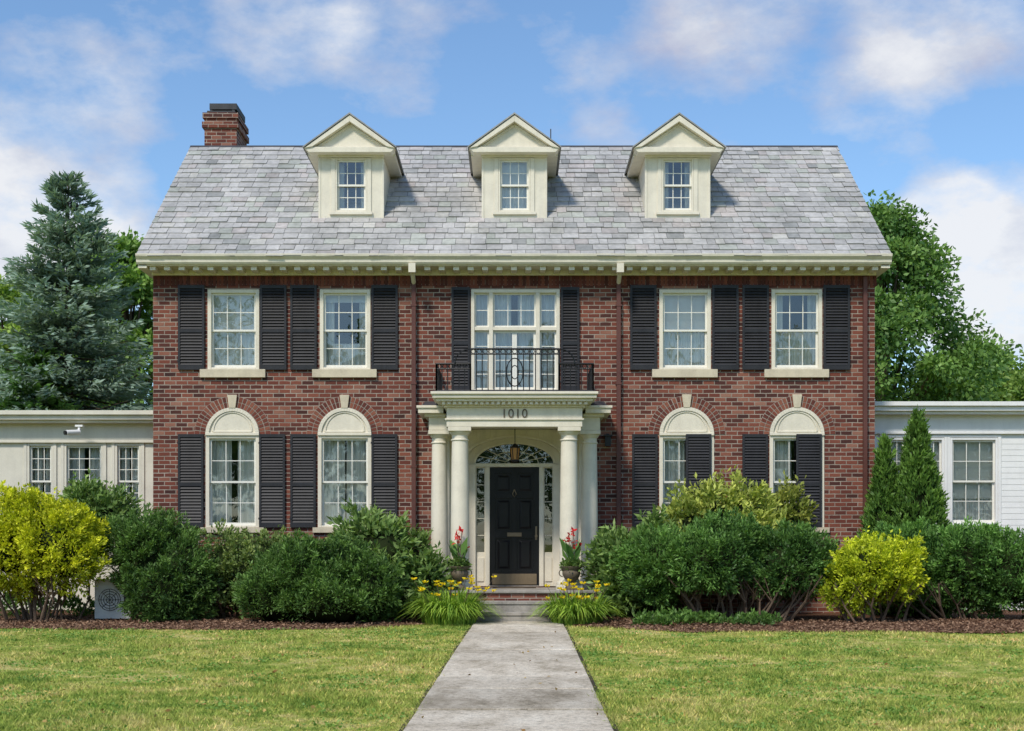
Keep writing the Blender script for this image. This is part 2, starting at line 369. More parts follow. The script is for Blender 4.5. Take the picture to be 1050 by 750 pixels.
# ------------ dormers
dm=MB(); dr=MB()
for cx in(-3.44,0.01,3.46):
    y=.9; hw_=.68; zb=8.40; ze=9.90
    wx0,wx1,wz0,wz1=cx-.335,cx+.335,8.66,9.80
    wall_grid(dm,cx-hw_,cx+hw_,zb,ze,y,.15,[(wx0,wx1,wz0,wz1)])
    for s in(-1,1):
        X=cx+s*hw_; dm.poly([(X,y,zb-.3),(X,y,ze),(X,3.5,ze),(X,3.2,9.6)])
        trim.box(X-.035 if s>0 else X-.012,X+.012 if s>0 else X+.035,y-.014,y+.02,zb+.08,ze-.1)
    trim.box(cx-hw_-.02,cx+hw_+.02,y-.05,y+.03,zb,zb+.08)
    window(wx0,wx1,wz0,wz1,y,.035,3,2,'shade' if abs(cx)<1 else 'side',sh=.5)
    trim.box(wx0-.09,wx0-.002,y-.025,y-.002,wz0,wz1+.0); trim.box(wx1+.002,wx1+.09,y-.025,y-.002,wz0,wz1)
    trim.box(wx0-.12,wx1+.12,y-.05,y-.002,wz0-.06,wz0-.003)
    trim.box(cx-hw_-.02,cx+hw_+.02,y-.06,y-.002,wz1+.01,ze-.003)
    ex=.93; yf=.62
    trim.xz([(cx-ex,ze+.02),(cx-ex+.07,ze-.05),(cx+ex-.07,ze-.05),(cx+ex,ze+.02),(cx+ex,ze+.06),(cx-ex,ze+.06)],yf,y+.05)
    for s in(-1,1):
        xa,xb=sorted((cx+s*(hw_+.002),cx+s*(ex-.01))); trim.box(xa,xb,y+.052,3.1,ze-.045,ze+.055)
    ap=10.64
    dm.xz([(cx-ex+.06,ze+.062),(cx+ex-.06,ze+.062),(cx,ap-.08)],y-.16,y+.02)
    for s in(-1,1):
        trim.xz([(cx+s*(ex+.02),ze+.03),(cx,ap-.02),(cx,ap-.155),(cx+s*(ex-.15),ze+.062)],yf-.03,y-.05)
        trim.xz([(cx+s*(ex-.17),ze+.064),(cx,ap-.165),(cx,ap-.215),(cx+s*(ex-.25),ze+.064)],yf+.10,y-.05)
        dr.xz([(cx+s*(ex+.05),ze+.03),(cx+s*(ex+.05),ze+.06),(cx,ap+.03),(cx,ap-.005)],yf-.05,4.1,0,(.30,.30,.30))
        trim.xz([(cx+s*(ex+.0),ze+.03),(cx,ap-.06),(cx,ap-.1),(cx+s*(ex-.1),ze+.03)],y+.06,3.9)
dm.build('dormer_walls',[CREAM],H,recalc=False); dr.build('dormer_roofs',[SLATE],H)
# ------------ chimney
ch=MB(); cx0,cx1=-7.42,-6.65; y0,y1=4.9,6.2
ch.box(cx0,cx1,y0,y1,9,11.85); ch.box(cx0-.05,cx1+.05,y0-.05,y1+.05,11.62,11.76); ch.box(cx0-.04,cx1+.04,y0-.04,y1+.04,11.851,11.98)
ch.box(cx0+.05,cx1-.05,y0+.05,y1-.05,11.981,12.05,1); ch.box(cx0+.1,cx1-.02,y0+.1,y1-.1,12.10,12.24,1)
for X in(cx0+.14,cx1-.1): 
    for Y in (y0+.14,y1-.18): ch.box(X-.03,X+.03,Y-.03,Y+.03,12.05,12.10,1)
ch.box(cx0-.15,cx1+.2,y0-.3,y0-.002,10.2,10.75,1)
ch.build('chimney',[BRICK,DARKROOF],H)
# ------------ portico
po=MB(); FZ=.75
def column(cx,cy,r,z0,z1):
    po.box(cx-r*1.35,cx+r*1.35,cy-r*1.35,cy+r*1.35,z0,z0+.09)
    h=z1-z0; pr=[(r*1.28,z0+.09),(r*1.32,z0+.12),(r*1.28,z0+.15),(r*1.1,z0+.17),(r*1.08,z0+.19),(r,z0+.22)]
    for k in range(1,9):
        q=k/8; pr.append((r*(1-.15*q**1.7),z0+.22+(h-.22-.26)*q))
    t0=z1-.26
    pr+=[(r*.95,t0+.005),(r*.95,t0+.03),(r*.85,t0+.035),(r*.85,t0+.11),(r*.95,t0+.12),(r*1.1,t0+.17),(r*1.12,t0+.18)]
    po.lathe(cx,cy,pr,32); po.box(cx-r*1.2,cx+r*1.2,cy-r*1.2,cy+r*1.2,z1-.079,z1-.002)
ZC=3.9
for s in(-1,1):
    column(s*1.06+.01,-1.50,.185,FZ,ZC); column(s*1.50+.01,-.72,.175,FZ,ZC)
    po.box(s*1.5-.17,s*1.5+.19,-.14,-.002,FZ,ZC-.004)
cx=.01
po.box(-1.318,ent[0],-.03,-.002,FZ,ZC-.006); po.box(ent[1],1.338,-.03,-.002,FZ,ZC-.006)
n=24
for k in range(n):
    q=[(cx+.985*math.cos(math.pi*j/n),3.36+.47*math.sin(math.pi*j/n)) for j in(k,k+1)]
    po.xz([q[0],q[1],(q[1][0],ZC+.09),(q[0][0],ZC+.09)],-.03,.10)
    q=[(cx+sc*.93*math.cos(math.pi*j/n),3.36+sc2*.44*math.sin(math.pi*j/n)) for sc,sc2,j in((1.06,1.07,k),(1.06,1.07,k+1),(1.13,1.17,k+1),(1.13,1.17,k))]
    po.xz(q,-.055,-.031)
po.box(cx-1.31,cx+1.31,-1.72,-1.28,ZC,4.27); po.box(cx-1.31,cx-.9,-1.279,-.002,ZC+.002,4.268); po.box(cx+.9,cx+1.31,-1.279,-.002,ZC+.002,4.268)
po.box(cx-1.34,cx+1.34,-1.75,-1.70,ZC+.13,ZC+.16)
po.box(cx-.899,cx+.899,-1.279,-.056,ZC+.10,ZC+.14)
def layer(hx,yf,z0,z1): po.box(cx-hx,cx+hx,yf,-.003,z0,z1)
layer(1.36,-1.77,4.271,4.31); layer(1.50,-1.93,4.372,4.43); layer(1.57,-2.0,4.431,4.50); layer(1.60,-2.04,4.501,4.55)
po.box(cx-1.40,cx+1.40,-1.82,-.004,4.311,4.371)
x=-1.36
while x<1.4: po.box(cx+x-.03,cx+x+.03,-1.89,-1.821,4.315,4.371); x+=.105
for s in(-1,1):
    a,b=sorted((cx+s*1.312,cx+s*1.70)); po.box(a,b,-.93,-.003,ZC+.001,4.16)
    a,b=sorted((cx+s*1.362,cx+s*1.78)); po.box(a,b,-1.0,-.003,4.161,4.22)
    a,b=sorted((cx+s*1.402,cx+s*1.90)); po.box(a,b,-1.12,-.004,4.221,4.32)
    a,b=sorted((cx+s*1.402,cx+s*1.93)); po.box(a,b,-1.15,-.003,4.321,4.37)
    a,b=sorted((cx+s*1.52,cx+s*1.84)); po.yz([(-1.05,4.371),(-.003,4.371),(-.003,4.56)],a,b,1)
po.box(cx-1.56,cx+1.56,-2.0,-.003,4.551,4.565,1)
po.build('portico',[CREAM,DARKROOF],H,bevel=.006,smooth=True)
fc=bpy.data.curves.new('house_number','FONT'); fc.body='1010'; fc.size=.24; fc.extrude=.008; fc.align_x='CENTER'; fc.space_character=1.1
fo=bpy.data.objects.new('house_number',fc); scene.collection.objects.link(fo); fo.rotation_euler=(math.pi/2,0,0); fo.location=(cx,-1.732,4.075); fo.parent=H; fc.materials.append(URNM)
# door wall
dw=MB(); yd=.12
dcx=.01; fz=3.30; fa=.80; fb=.40
n=28
top=3.845
pts=[(dcx+fa*math.cos(math.pi*k/n),fz+fb*math.sin(math.pi*k/n)) for k in range(n+1)]
for k in range(n):
    (xa,za),(xb,zb)=pts[k],pts[k+1]
    dw.xz([(xa,za),(xb,zb),(xb,top),(xa,top)],yd,yd+.1)
dw.box(ent[0]+.002,dcx-fa,yd,yd+.1,.77,top); dw.box(dcx+fa,ent[1]-.002,yd,yd+.1,.77,top)
dw.box(dcx-fa,dcx+fa,yd-.03,yd+.1,fz-.075,fz-.002)
for k in range(n):
    (xa,za),(xb,zb)=pts[k],pts[k+1]
    sc=1.07
    dw.xz([(xa,za),(xb,zb),(dcx+(xb-dcx)*sc,fz+(zb-fz)*1.12),(dcx+(xa-dcx)*sc,fz+(za-fz)*1.12)],yd-.018,yd-.001)
for k in range(1,8):
    a=math.pi*k/8
    dw.tube([(dcx+.18*math.cos(a),yd+.05,fz+.1*math.sin(a)),(dcx+(fa-.01)*math.cos(a),yd+.05,fz+(fb-.01)*math.sin(a))],.009,4)
for sc in(.24,.62):
    dw.tube([(dcx+fa*sc*math.cos(math.pi*k/20),yd+.05,fz+fb*sc*math.sin(math.pi*k/20)) for k in range(21)],.009,4)
glass.poly([(x,yd+.06,z) for x,z in pts])
for s in(-1,1):
    a,b=sorted((dcx+s*.51,dcx+s*.60)); dw.box(a,b,yd-.03,yd+.1,.77,fz-.077)
    a,b=sorted((dcx+s*.60,dcx+s*.80)); dw.box(a,b,yd+.02,yd+.1,.77,1.45); dw.box(a+.03,b-.03,yd+.0,yd+.02,.87,1.36)
    lite(a,b,1.451,fz-.077,yd+.03,1,5,.02,.014,dw)
    a,b=sorted((dcx+s*.80,dcx+s*.94)); dw.box(a,b,yd-.05,yd-.001,.77,fz-.02); dw.box(a-.01,b+.01,yd-.06,yd-.051,fz-.1,fz-.03)
dw.build('entrance_surround',[CREAM],H,bevel=.004)
roombox(-.9,.9,.8,3.8,.26,1.5)
do=MB(); ydr=yd+.04; x0,x1,z0,z1=dcx-.508,dcx+.508,.785,fz-.08
do.box(x0,x1,ydr+.02,ydr+.06,z0,z1)
st=.11
xs=[(x0,x0+st),(dcx-.05,dcx+.05),(x1-st,x1)]
zr=[(z0,z0+.30),(z0+.98,z0+1.12),(z0+1.80,z0+1.90),(z1-.12,z1)]
for a,b in xs: do.box(a,b,ydr-.015,ydr+.019,z0,z1)
for a,b in zr:
    do.box(x0+st,dcx-.05,ydr-.013,ydr+.019,a,b); do.box(dcx+.05,x1-st,ydr-.013,ydr+.019,a,b)
for k in range(3):
    for a,b in((x0+st,dcx-.05),(dcx+.05,x1-st)):
        z_a,z_b=zr[k][1]+.05,zr[k+1][0]-.05; a+=.05; b-=.05
        do.add([(a,ydr+.019,z_a),(b,ydr+.019,z_a),(b,ydr+.019,z_b),(a,ydr+.019,z_b),(a+.04,ydr-.004,z_a+.04),(b-.04,ydr-.004,z_a+.04),(b-.04,ydr-.004,z_b-.04),(a+.04,ydr-.004,z_b-.04)],
          [(4,5,6,7),(0,1,5,4),(1,2,6,5),(2,3,7,6),(3,0,4,7)])
do.box(x0+.05,x1-.05,ydr-.022,ydr-.016,z0+.02,z0+.24,1)
do.box(dcx-.15,dcx+.15,ydr-.024,ydr-.016,z0+1.01,z0+1.09,1)
do.tube([(dcx,ydr-.03,z0+1.98),(dcx-.04,ydr-.04,z0+1.88),(dcx,ydr-.04,z0+1.82),(dcx+.04,ydr-.04,z0+1.88),(dcx,ydr-.03,z0+1.98)],.013,6,1)
do.tube([(x1-.06,ydr-.01,z0+1.02),(x1-.06,ydr-.07,z0+1.02)],.03,10,1); do.box(x1-.08,x1-.04,ydr-.024,ydr-.016,z0+.94,z0+1.22,1)
do.box(x0-.0,x1,ydr-.1,ydr+.1,z0-.02,z0-.001,2)
do.build('front_door',[DOORM,BRASS,STEPM],H,bevel=.004)
# steps & landing
sp_=MB()
sp_.box(-1.75,1.77,-1.95,-.002,.05,FZ-.052,1); sp_.box(-1.78,1.80,-2.0,-.001,FZ-.05,FZ-.001)
sp_.box(ent[0],ent[1],-.001,.25,.5,FZ-.003)
for k,(za) in enumerate((.555,.362)):
    ya=-2.0-.36*(k+1)
    sp_.box(-.98,1.0,ya,-1.951,.05,za-.06,0); sp_.box(-1.0,1.02,ya-.02,-1.952,za-.058,za,0)
sp_.build('entry_steps',[STEPM,BRICK],H,bevel=.008)
dmb=MB(); dmb.box(-.42,.44,-.62,-.12,FZ+.001,FZ+.018); dmb.build('door_mat',[WOOD],H)
# lantern
la=MB(); lx,ly,lz=.02,-.8,3.42
la.tube([(lx,ly,ZC+.1),(lx,ly,lz+.22)],.008,5); la.lathe(lx,ly,[(.02,lz+.22),(.10,lz+.15),(.11,lz+.13)],8)
la.lathe(lx,ly,[(.07,lz-.10),(.095,lz+.13)],6,1); la.lathe(lx,ly,[(.02,lz-.16),(.08,lz-.12),(.075,lz-.10)],8)
for k in range(6):
    a=k*math.pi/3; la.tube([(lx+.075*math.cos(a),ly+.075*math.sin(a),lz-.1),(lx+.1*math.cos(a),ly+.1*math.sin(a),lz+.13)],.008,4)
la.build('hanging_lantern',[IRON,AMBER],H)
wl=MB(); X=WX(623); Z=WZ(452); wl.box(X-.06,X+.06,-.15,-.03,Z-.12,Z+.08); wl.box(X-.09,X+.09,-.18,-.002,Z+.081,Z+.11); wl.box(X-.03,X+.03,-.03,-.002,Z-.06,Z+.14)
wl.build('wall_lamp',[IRON],H)
# balcony railing
rl=MB(); zb=4.60; yr=-1.72
def rail(p,q,zt,n):
    p=Vector(p);q=Vector(q)
    for z in(zb,zt,zt-.10): rl.tube([(p.x,p.y,z),(q.x,q.y,z)],.013 if z!=zt else .02,6)
    for i in range(n+1):
        a=p.lerp(q,i/n); rl.tube([(a.x,a.y,zb-.05 if i in(0,n) else zb),(a.x,a.y,zt)],.0105 if i not in(0,n) else .018,5)
    d=(q-p).normalized()
    for i in range(n):
        a=p.lerp(q,(i+.5)/n); r=.04
        rl.tube([(a.x+d.x*r*math.cos(t),a.y+d.y*r*math.cos(t),zt-.05+r*math.sin(t)) for t in [k*math.pi/5 for k in range(11)]],.007,4)
zc=WZ(358,yr); zs=WZ(373,yr)
rail((-.84,yr),(.87,yr),zc,15); rail((-1.5,yr+.05),(-.84,yr),zs,6); rail((.87,yr),(1.53,yr+.05),zs,6)
rail((-1.5,yr+.05),(-1.5,-.03),zs,12); rail((1.53,yr+.05),(1.53,-.03),zs,12)
for s,X in((-1,-.84),(1,.87)):
    rl.tube([(X+s*.3*math.sin(t),yr,zs+(zc-zs)*math.cos(t)) for t in [k*math.pi/16 for k in range(9)]],.014,5)
rl.tube([(.015+.16*math.cos(t),yr-.01,(zb+zc-.1)/2+.27*math.sin(t)) for t in [k*math.pi/12 for k in range(25)]],.012,5)
rl.tube([(.015+.07*math.cos(t),yr-.01,(zb+zc-.1)/2+.13*math.sin(t)) for t in [k*math.pi/12 for k in range(25)]],.01,5)
rl.build('balcony_railing',[IRON],H)
# downspouts
ds=MB()
for X in(WX(424.5),WX(634)):
    ds.box(X-.042,X+.042,-.12,-.04,.3,7.0); ds.tube([(X,-.5,7.27),(X,-.45,7.15),(X,-.10,6.98)],.045,8,1)
    ds.box(X-.07,X+.07,-.60,-.46,7.1,7.28,1)
    for z in(1.5,3.2,4.9,6.5): ds.box(X-.06,X+.06,-.128,-.002,z,z+.04)
X=WX(886); ds.box(X-.04,X+.04,-.12,-.04,.3,7.1)
ds.build('downspouts',[BROWN,CREAM],H)
# ------------ side wings
def wing(xa,xb,y,ztop,col,wins,name,style):
    w=MB(); tm=MB(); dpt=5.
    wall_grid(w,xa,xb,0,ztop-.1,y,.2,wins)
    w.poly([(xa,y,0),(xa,y+dpt,0),(xa,y+dpt,ztop-.1),(xa,y,ztop-.1)]); w.poly([(xb,y,0),(xb,y+dpt,0),(xb,y+dpt,ztop-.1),(xb,y,ztop-.1)])
    o=.35
    a0=xa-o; b0=xb+o
    if xa>0: a0=W+.003
    if xa<0: b0=-W-.003
    tm.box(a0,b0,y-o-.1,y+dpt,ztop-.09,ztop-.0); tm.box(a0,b0,y-o-.03,y+dpt,ztop-.19,ztop-.091); tm.box(a0,b0,y-o+.06,y-.001,ztop-.25,ztop-.191)
    tm.box(a0+.3 if xa<0 else a0,b0-.3 if xa>0 else b0,y-.05,y-.002,ztop-.62,ztop-.251); tm.box(a0+.28 if xa<0 else a0,b0-.28 if xa>0 else b0,y-.08,y-.0015,ztop-.66,ztop-.61)
    w.box(a0+.05,b0-.05,y-.3,y+dpt,ztop+.001,ztop+.012,1)
    for (a,b,c,d) in wins:
        window(a,b,c,d,y,.05,3,3 if xa<0 else 2,style,tm,.3); tm.box(a-.06,b+.06,y-.06,y-.001,c-.08,c-.003)
        tm.box(a-.07,a-.002,y-.03,y-.002,c,d+.07); tm.box(b+.002,b+.07,y-.03,y-.002,c,d+.07); tm.box(a-.002,b+.002,y-.03,y-.002,d+.002,d+.07)
        tm.box(a,b,y-.02,y-.002,c-.75,c-.14)
    w.build(name+'_walls',[col,DARKROOF],H,recalc=False); tm.build(name+'_trim',[col],H,bevel=.005)
y=1.5; q=lambda a,b,c,d:(WX(a,y),WX(b,y),WZ(d,y),WZ(c,y))
wing(-13.5,-W-.001,y,WZ(423,y),BEIGE,[q(28,55,455,532),q(66,106,455,532),q(118,145,455,532),q(-60,-15,455,532)],'left_wing','drape')
wing(W+.001,13.5,y,WZ(414,y),WHITE,[q(942,968,449,538),q(974,1023,449,538),q(1060,1100,449,538),q(905,930,449,538)],'right_wing','shade')
cl=MB(); z=.3
xs=[(W+.01,WX(903,y)),(WX(1026,y),WX(1056,y)),(WX(1104,y),13.49)]
while z<3.9:
    for a,b in xs: cl.yz([(y-.001,z),(y-.010,z),(y-.004,z+.125),(y-.001,z+.125)],a,b)
    z+=.125
z=.3
while z<WZ(545,y):
    cl.yz([(y-.001,z),(y-.010,z),(y-.004,z+.125),(y-.001,z+.125)],xs[0][1]+.002,xs[1][0]-.002); z+=.125
cl.build('clapboards',[WHITE],H)
sc=MB(); X,Z=WX(75,.9),WZ(443,.9); sc.tube([(X+.08,1.1,Z+.14),(X+.08,1.0,Z)],.03,8); sc.tube([(X+.1,1.0,Z),(X-.1,.75,Z-.03)],.055,12); sc.tube([(X-.1,.75,Z-.03),(X-.13,.72,Z-.035)],.045,12,1)
sc.box(X,X+.16,1.02,1.16,Z+.12,Z+.16)
sc.build('security_camera',[WHITE,IRON],H,smooth=True)
trim.build('cream_trim',[CREAM,STONE],H,bevel=.005); sash.build('window_sashes',[SASH],H); glass.build('window_panes',[GLASS],H,recalc=False)
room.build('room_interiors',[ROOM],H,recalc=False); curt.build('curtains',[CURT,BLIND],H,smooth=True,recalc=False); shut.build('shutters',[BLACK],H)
# ------------------------------------------------------------------ ground
def gz(Y): return np.clip((np.asarray(Y)+17.)/12.,0,1)*GZ
LAWN,t=mat('lawn_soil'); o=t.obj()
def lawncol(t,o):
    n1=t.noise(o,.5,6.,.7); n2=t.noise(o,3.2,5.,.7); f=t.m('MULTIPLY_ADD',n2,.7,t.m('MULTIPLY',n1,.45))
    return t.ramp(f,[(.42,(.145,.235,.040)),(.51,(.26,.345,.060)),(.59,(.42,.45,.105)),(.68,(.62,.54,.21))])
c=t.mix(.5,lawncol(t,o),t.ramp(t.noise(o,45.,3.),[(.3,.30),(.7,1.1)]),'MULTIPLY')
t.out(t.bsdf(c,.95,.05,0.,bump=t.noise(o,60.,3.),bs=.8,bd=.03))
BLADE,t=mat('grass_blades'); o=t.obj(); at=t.n('ShaderNodeAttribute',attribute_name='Col')
c=t.mix(1.,lawncol(t,o),at.outputs['Color'],'MULTIPLY')
b1=t.bsdf(c,.6,.2); tl=t.n('ShaderNodeBsdfTranslucent'); t.link(c,tl.inputs[0]); mx=t.n('ShaderNodeMixShader'); mx.inputs[0].default_value=.35
t.link(b1,mx.inputs[1]); t.link(tl.outputs[0],mx.inputs[2]); t.out(mx.outputs[0])
g=MB(); ys=[-600,-60,-17]+[-17+i for i in range(1,13)]+[0,30,100,900]; xs=[-700,-60,-14,14,60,700]
for i in range(len(xs)-1):
    for j in range(len(ys)-1):
        g.poly([(xs[i],ys[j],float(gz(ys[j]))),(xs[i+1],ys[j],float(gz(ys[j]))),(xs[i+1],ys[j+1],float(gz(ys[j+1]))),(xs[i],ys[j+1],float(gz(ys[j+1])))])
g.build('lawn_ground',[LAWN],None,recalc=False)
# path
CONC,t=mat('path_concrete'); o=t.obj(); at=t.n('ShaderNodeAttribute',attribute_name='Col')
n1=t.noise(t.scaled(o,(1.,.55,1.)),1.5,7.,.75); n2=t.noise(o,18.,5.,.75); n3=t.noise(o,80.,2.)
c=t.ramp(n1,[(.34,(.33,.28,.205)),(.5,(.60,.525,.42)),(.66,(.74,.67,.555))])
c=t.mix(.75,c,t.ramp(n2,[(.34,.40),(.5,1.),(.68,1.12)]),'MULTIPLY'); c=t.mix(.6,c,t.ramp(n3,[(.3,.55),(.7,1.25)]),'MULTIPLY')
c=t.mix(1.,c,at.outputs['Color'],'MULTIPLY')
t.out(t.bsdf(c,.9,.1,0.,bump=t.m('ADD',n2,t.m('MULTIPLY',n3,.5)),bs=.6,bd=.012))
SOIL=paint('dark_soil',(.05,.04,.025),.95,.4)
def pe(Y):
    f=(Y+3.1)/(-16.8+3.1); return -.72+f*(-.94+.72), .89+f*(.85-.89)
pa=MB(); Y=-2.74
k=0
while Y>-34:
    L=[1.15,1.75,1.7,1.8,1.75,1.8][k%6]; Y2=Y-L
    m=.026
    a,b=pe(Y-m); c_,d_=pe(Y2+m)
    s=[.95,1.05,.90,1.04,.95,1.06,.90,.80,1.0,1.,.95,1.,1.,.9,1.,1.,1.,1.,1.,1.,1.][k%20]
    j=[random.uniform(-.008,.008) for _ in range(4)]
    z1=float(gz(Y))+.03; z2=float(gz(Y2))+.03
    v=[(a,Y-m,z1+j[0]),(b,Y-m,z1+j[1]),(d_,Y2+m,z2+j[2]),(c_,Y2+m,z2+j[3])]; v2=[(x,y_,z-.12) for x,y_,z in v]
    pa.add(v+v2,[(0,1,2,3),(0,4,5,1),(1,5,6,2),(2,6,7,3),(3,7,4,0)],0,(s,s*.995,s*.98))
    Y=Y2; k+=1
pa.build('concrete_path',[CONC],None,bevel=.010)
ps=MB()
for j in range(16):
    ya=-2.74-j*1.9; yb=ya-1.9; a,b=pe(ya); c_,d_=pe(yb)
    ps.poly([(a-.05,ya,float(gz(ya))+.006),(b+.05,ya,float(gz(ya))+.006),(d_+.05,yb,float(gz(yb))+.006),(c_-.05,yb,float(gz(yb))+.006)])
ps.build('path_edge_soil',[SOIL],None)
# beds
MUL,t=mat('mulch'); o=t.obj(); n1=t.noise(o,35.,4.,.7)
c=t.ramp(n1,[(.3,(.055,.027,.016)),(.6,(.19,.10,.062)),(.75,(.30,.19,.125))]); t.out(t.bsdf(c,.95,.05,0.,bump=n1,bs=1.,bd=.04))
def bedfront(x):
    x=np.asarray(x,float)
    return np.where(x<0,-4.85-.15*np.sin(x*.9)-.08*np.sin(x*2.3),-5.6-.18*np.sin(x*.8+1)-.07*np.sin(x*2.7)) + np.where(np.abs(x)<2.9,(2.9-np.abs(x))*1.0,0)
for nm,x0,x1 in(('mulch_bed',-16.,-1.03),('mulch_bed',1.05,16.)):
    mb=MB(); n=70; 
    for i in range(n):
        a=x0+(x1-x0)*i/n; b=x0+(x1-x0)*(i+1)/n; fa_,fb_=float(bedfront(a)),float(bedfront(b))
        for j in range(5):
            s0,s1=j/5,(j+1)/5
            hh=lambda s:GZ+.006+.05*min(1,s*3)
            pa_=lambda x,f,s:(x,f+( (1.4 if abs(x)>7.4 else -.001)-f)*s,hh(s))
            mb.poly([pa_(a,fa_,s0),pa_(b,fb_,s0),pa_(b,fb_,s1),pa_(a,fa_,s1)])
    mb.build(nm,[MUL],None,recalc=False)
# ------------------------------------------------------------------ vegetation
def unit(a): return a/np.maximum(np.linalg.norm(a,axis=1,keepdims=True),1e-9)
def snoise(P,freq,seed=0):
    r=np.random.default_rng(seed+11); K=r.normal(size=(7,3)); K=K/np.linalg.norm(K,axis=1,keepdims=True)*r.uniform(.6,1.6,(7,1))*freq; ph=r.uniform(0,6.28,7)
    return np.sin(P@K.T+ph).sum(1)/3.2
def quads(name,V,C,mt,parent=None,nv=4):
    N=len(V)//nv; me=bpy.data.meshes.new(name); me.vertices.add(N*nv); me.vertices.foreach_set('co',V.astype(np.float32).ravel())
    me.loops.add(N*nv); me.loops.foreach_set('vertex_index',np.arange(N*nv,dtype=np.int32))
    me.polygons.add(N); me.polygons.foreach_set('loop_start',np.arange(0,N*nv,nv,dtype=np.int32))
    try: me.polygons.foreach_set('loop_total',np.full(N,nv,dtype=np.int32))
    except Exception: pass
    me.update(calc_edges=True)
    at=me.attributes.new('Col','FLOAT_COLOR','FACE'); at.data.foreach_set('color',np.hstack([C,np.ones((N,1))]).astype(np.float32).ravel())
    me.materials.append(mt); me.validate()
    ob=bpy.data.objects.new(name,me); scene.collection.objects.link(ob)
    if parent: ob.parent=parent
    return ob
def leaves(name,P,Dv,L,Wd,C,mt=None,parent=None):
    N=len(P); Dv=unit(Dv); S=unit(np.cross(Dv,rng.normal(size=(N,3)))); Nn=np.cross(S,Dv)
    L=(np.ones(N)*L*rng.uniform(.7,1.3,N))[:,None]; Wd=(np.ones(N)*Wd*rng.uniform(.7,1.3,N))[:,None]
    V=np.empty((N,4,3)); V[:,0]=P; V[:,1]=P+Dv*L*.5+S*Wd*.5+Nn*Wd*.2; V[:,2]=P+Dv*L; V[:,3]=P+Dv*L*.5-S*Wd*.5+Nn*Wd*.2
    return quads(name,V.reshape(-1,3),C,mt or LEAF,parent)
def colmix(lo,hi,tt): tt=np.clip(tt,0,1)[:,None]; return np.array(lo)*(1-tt)+np.array(hi)*tt
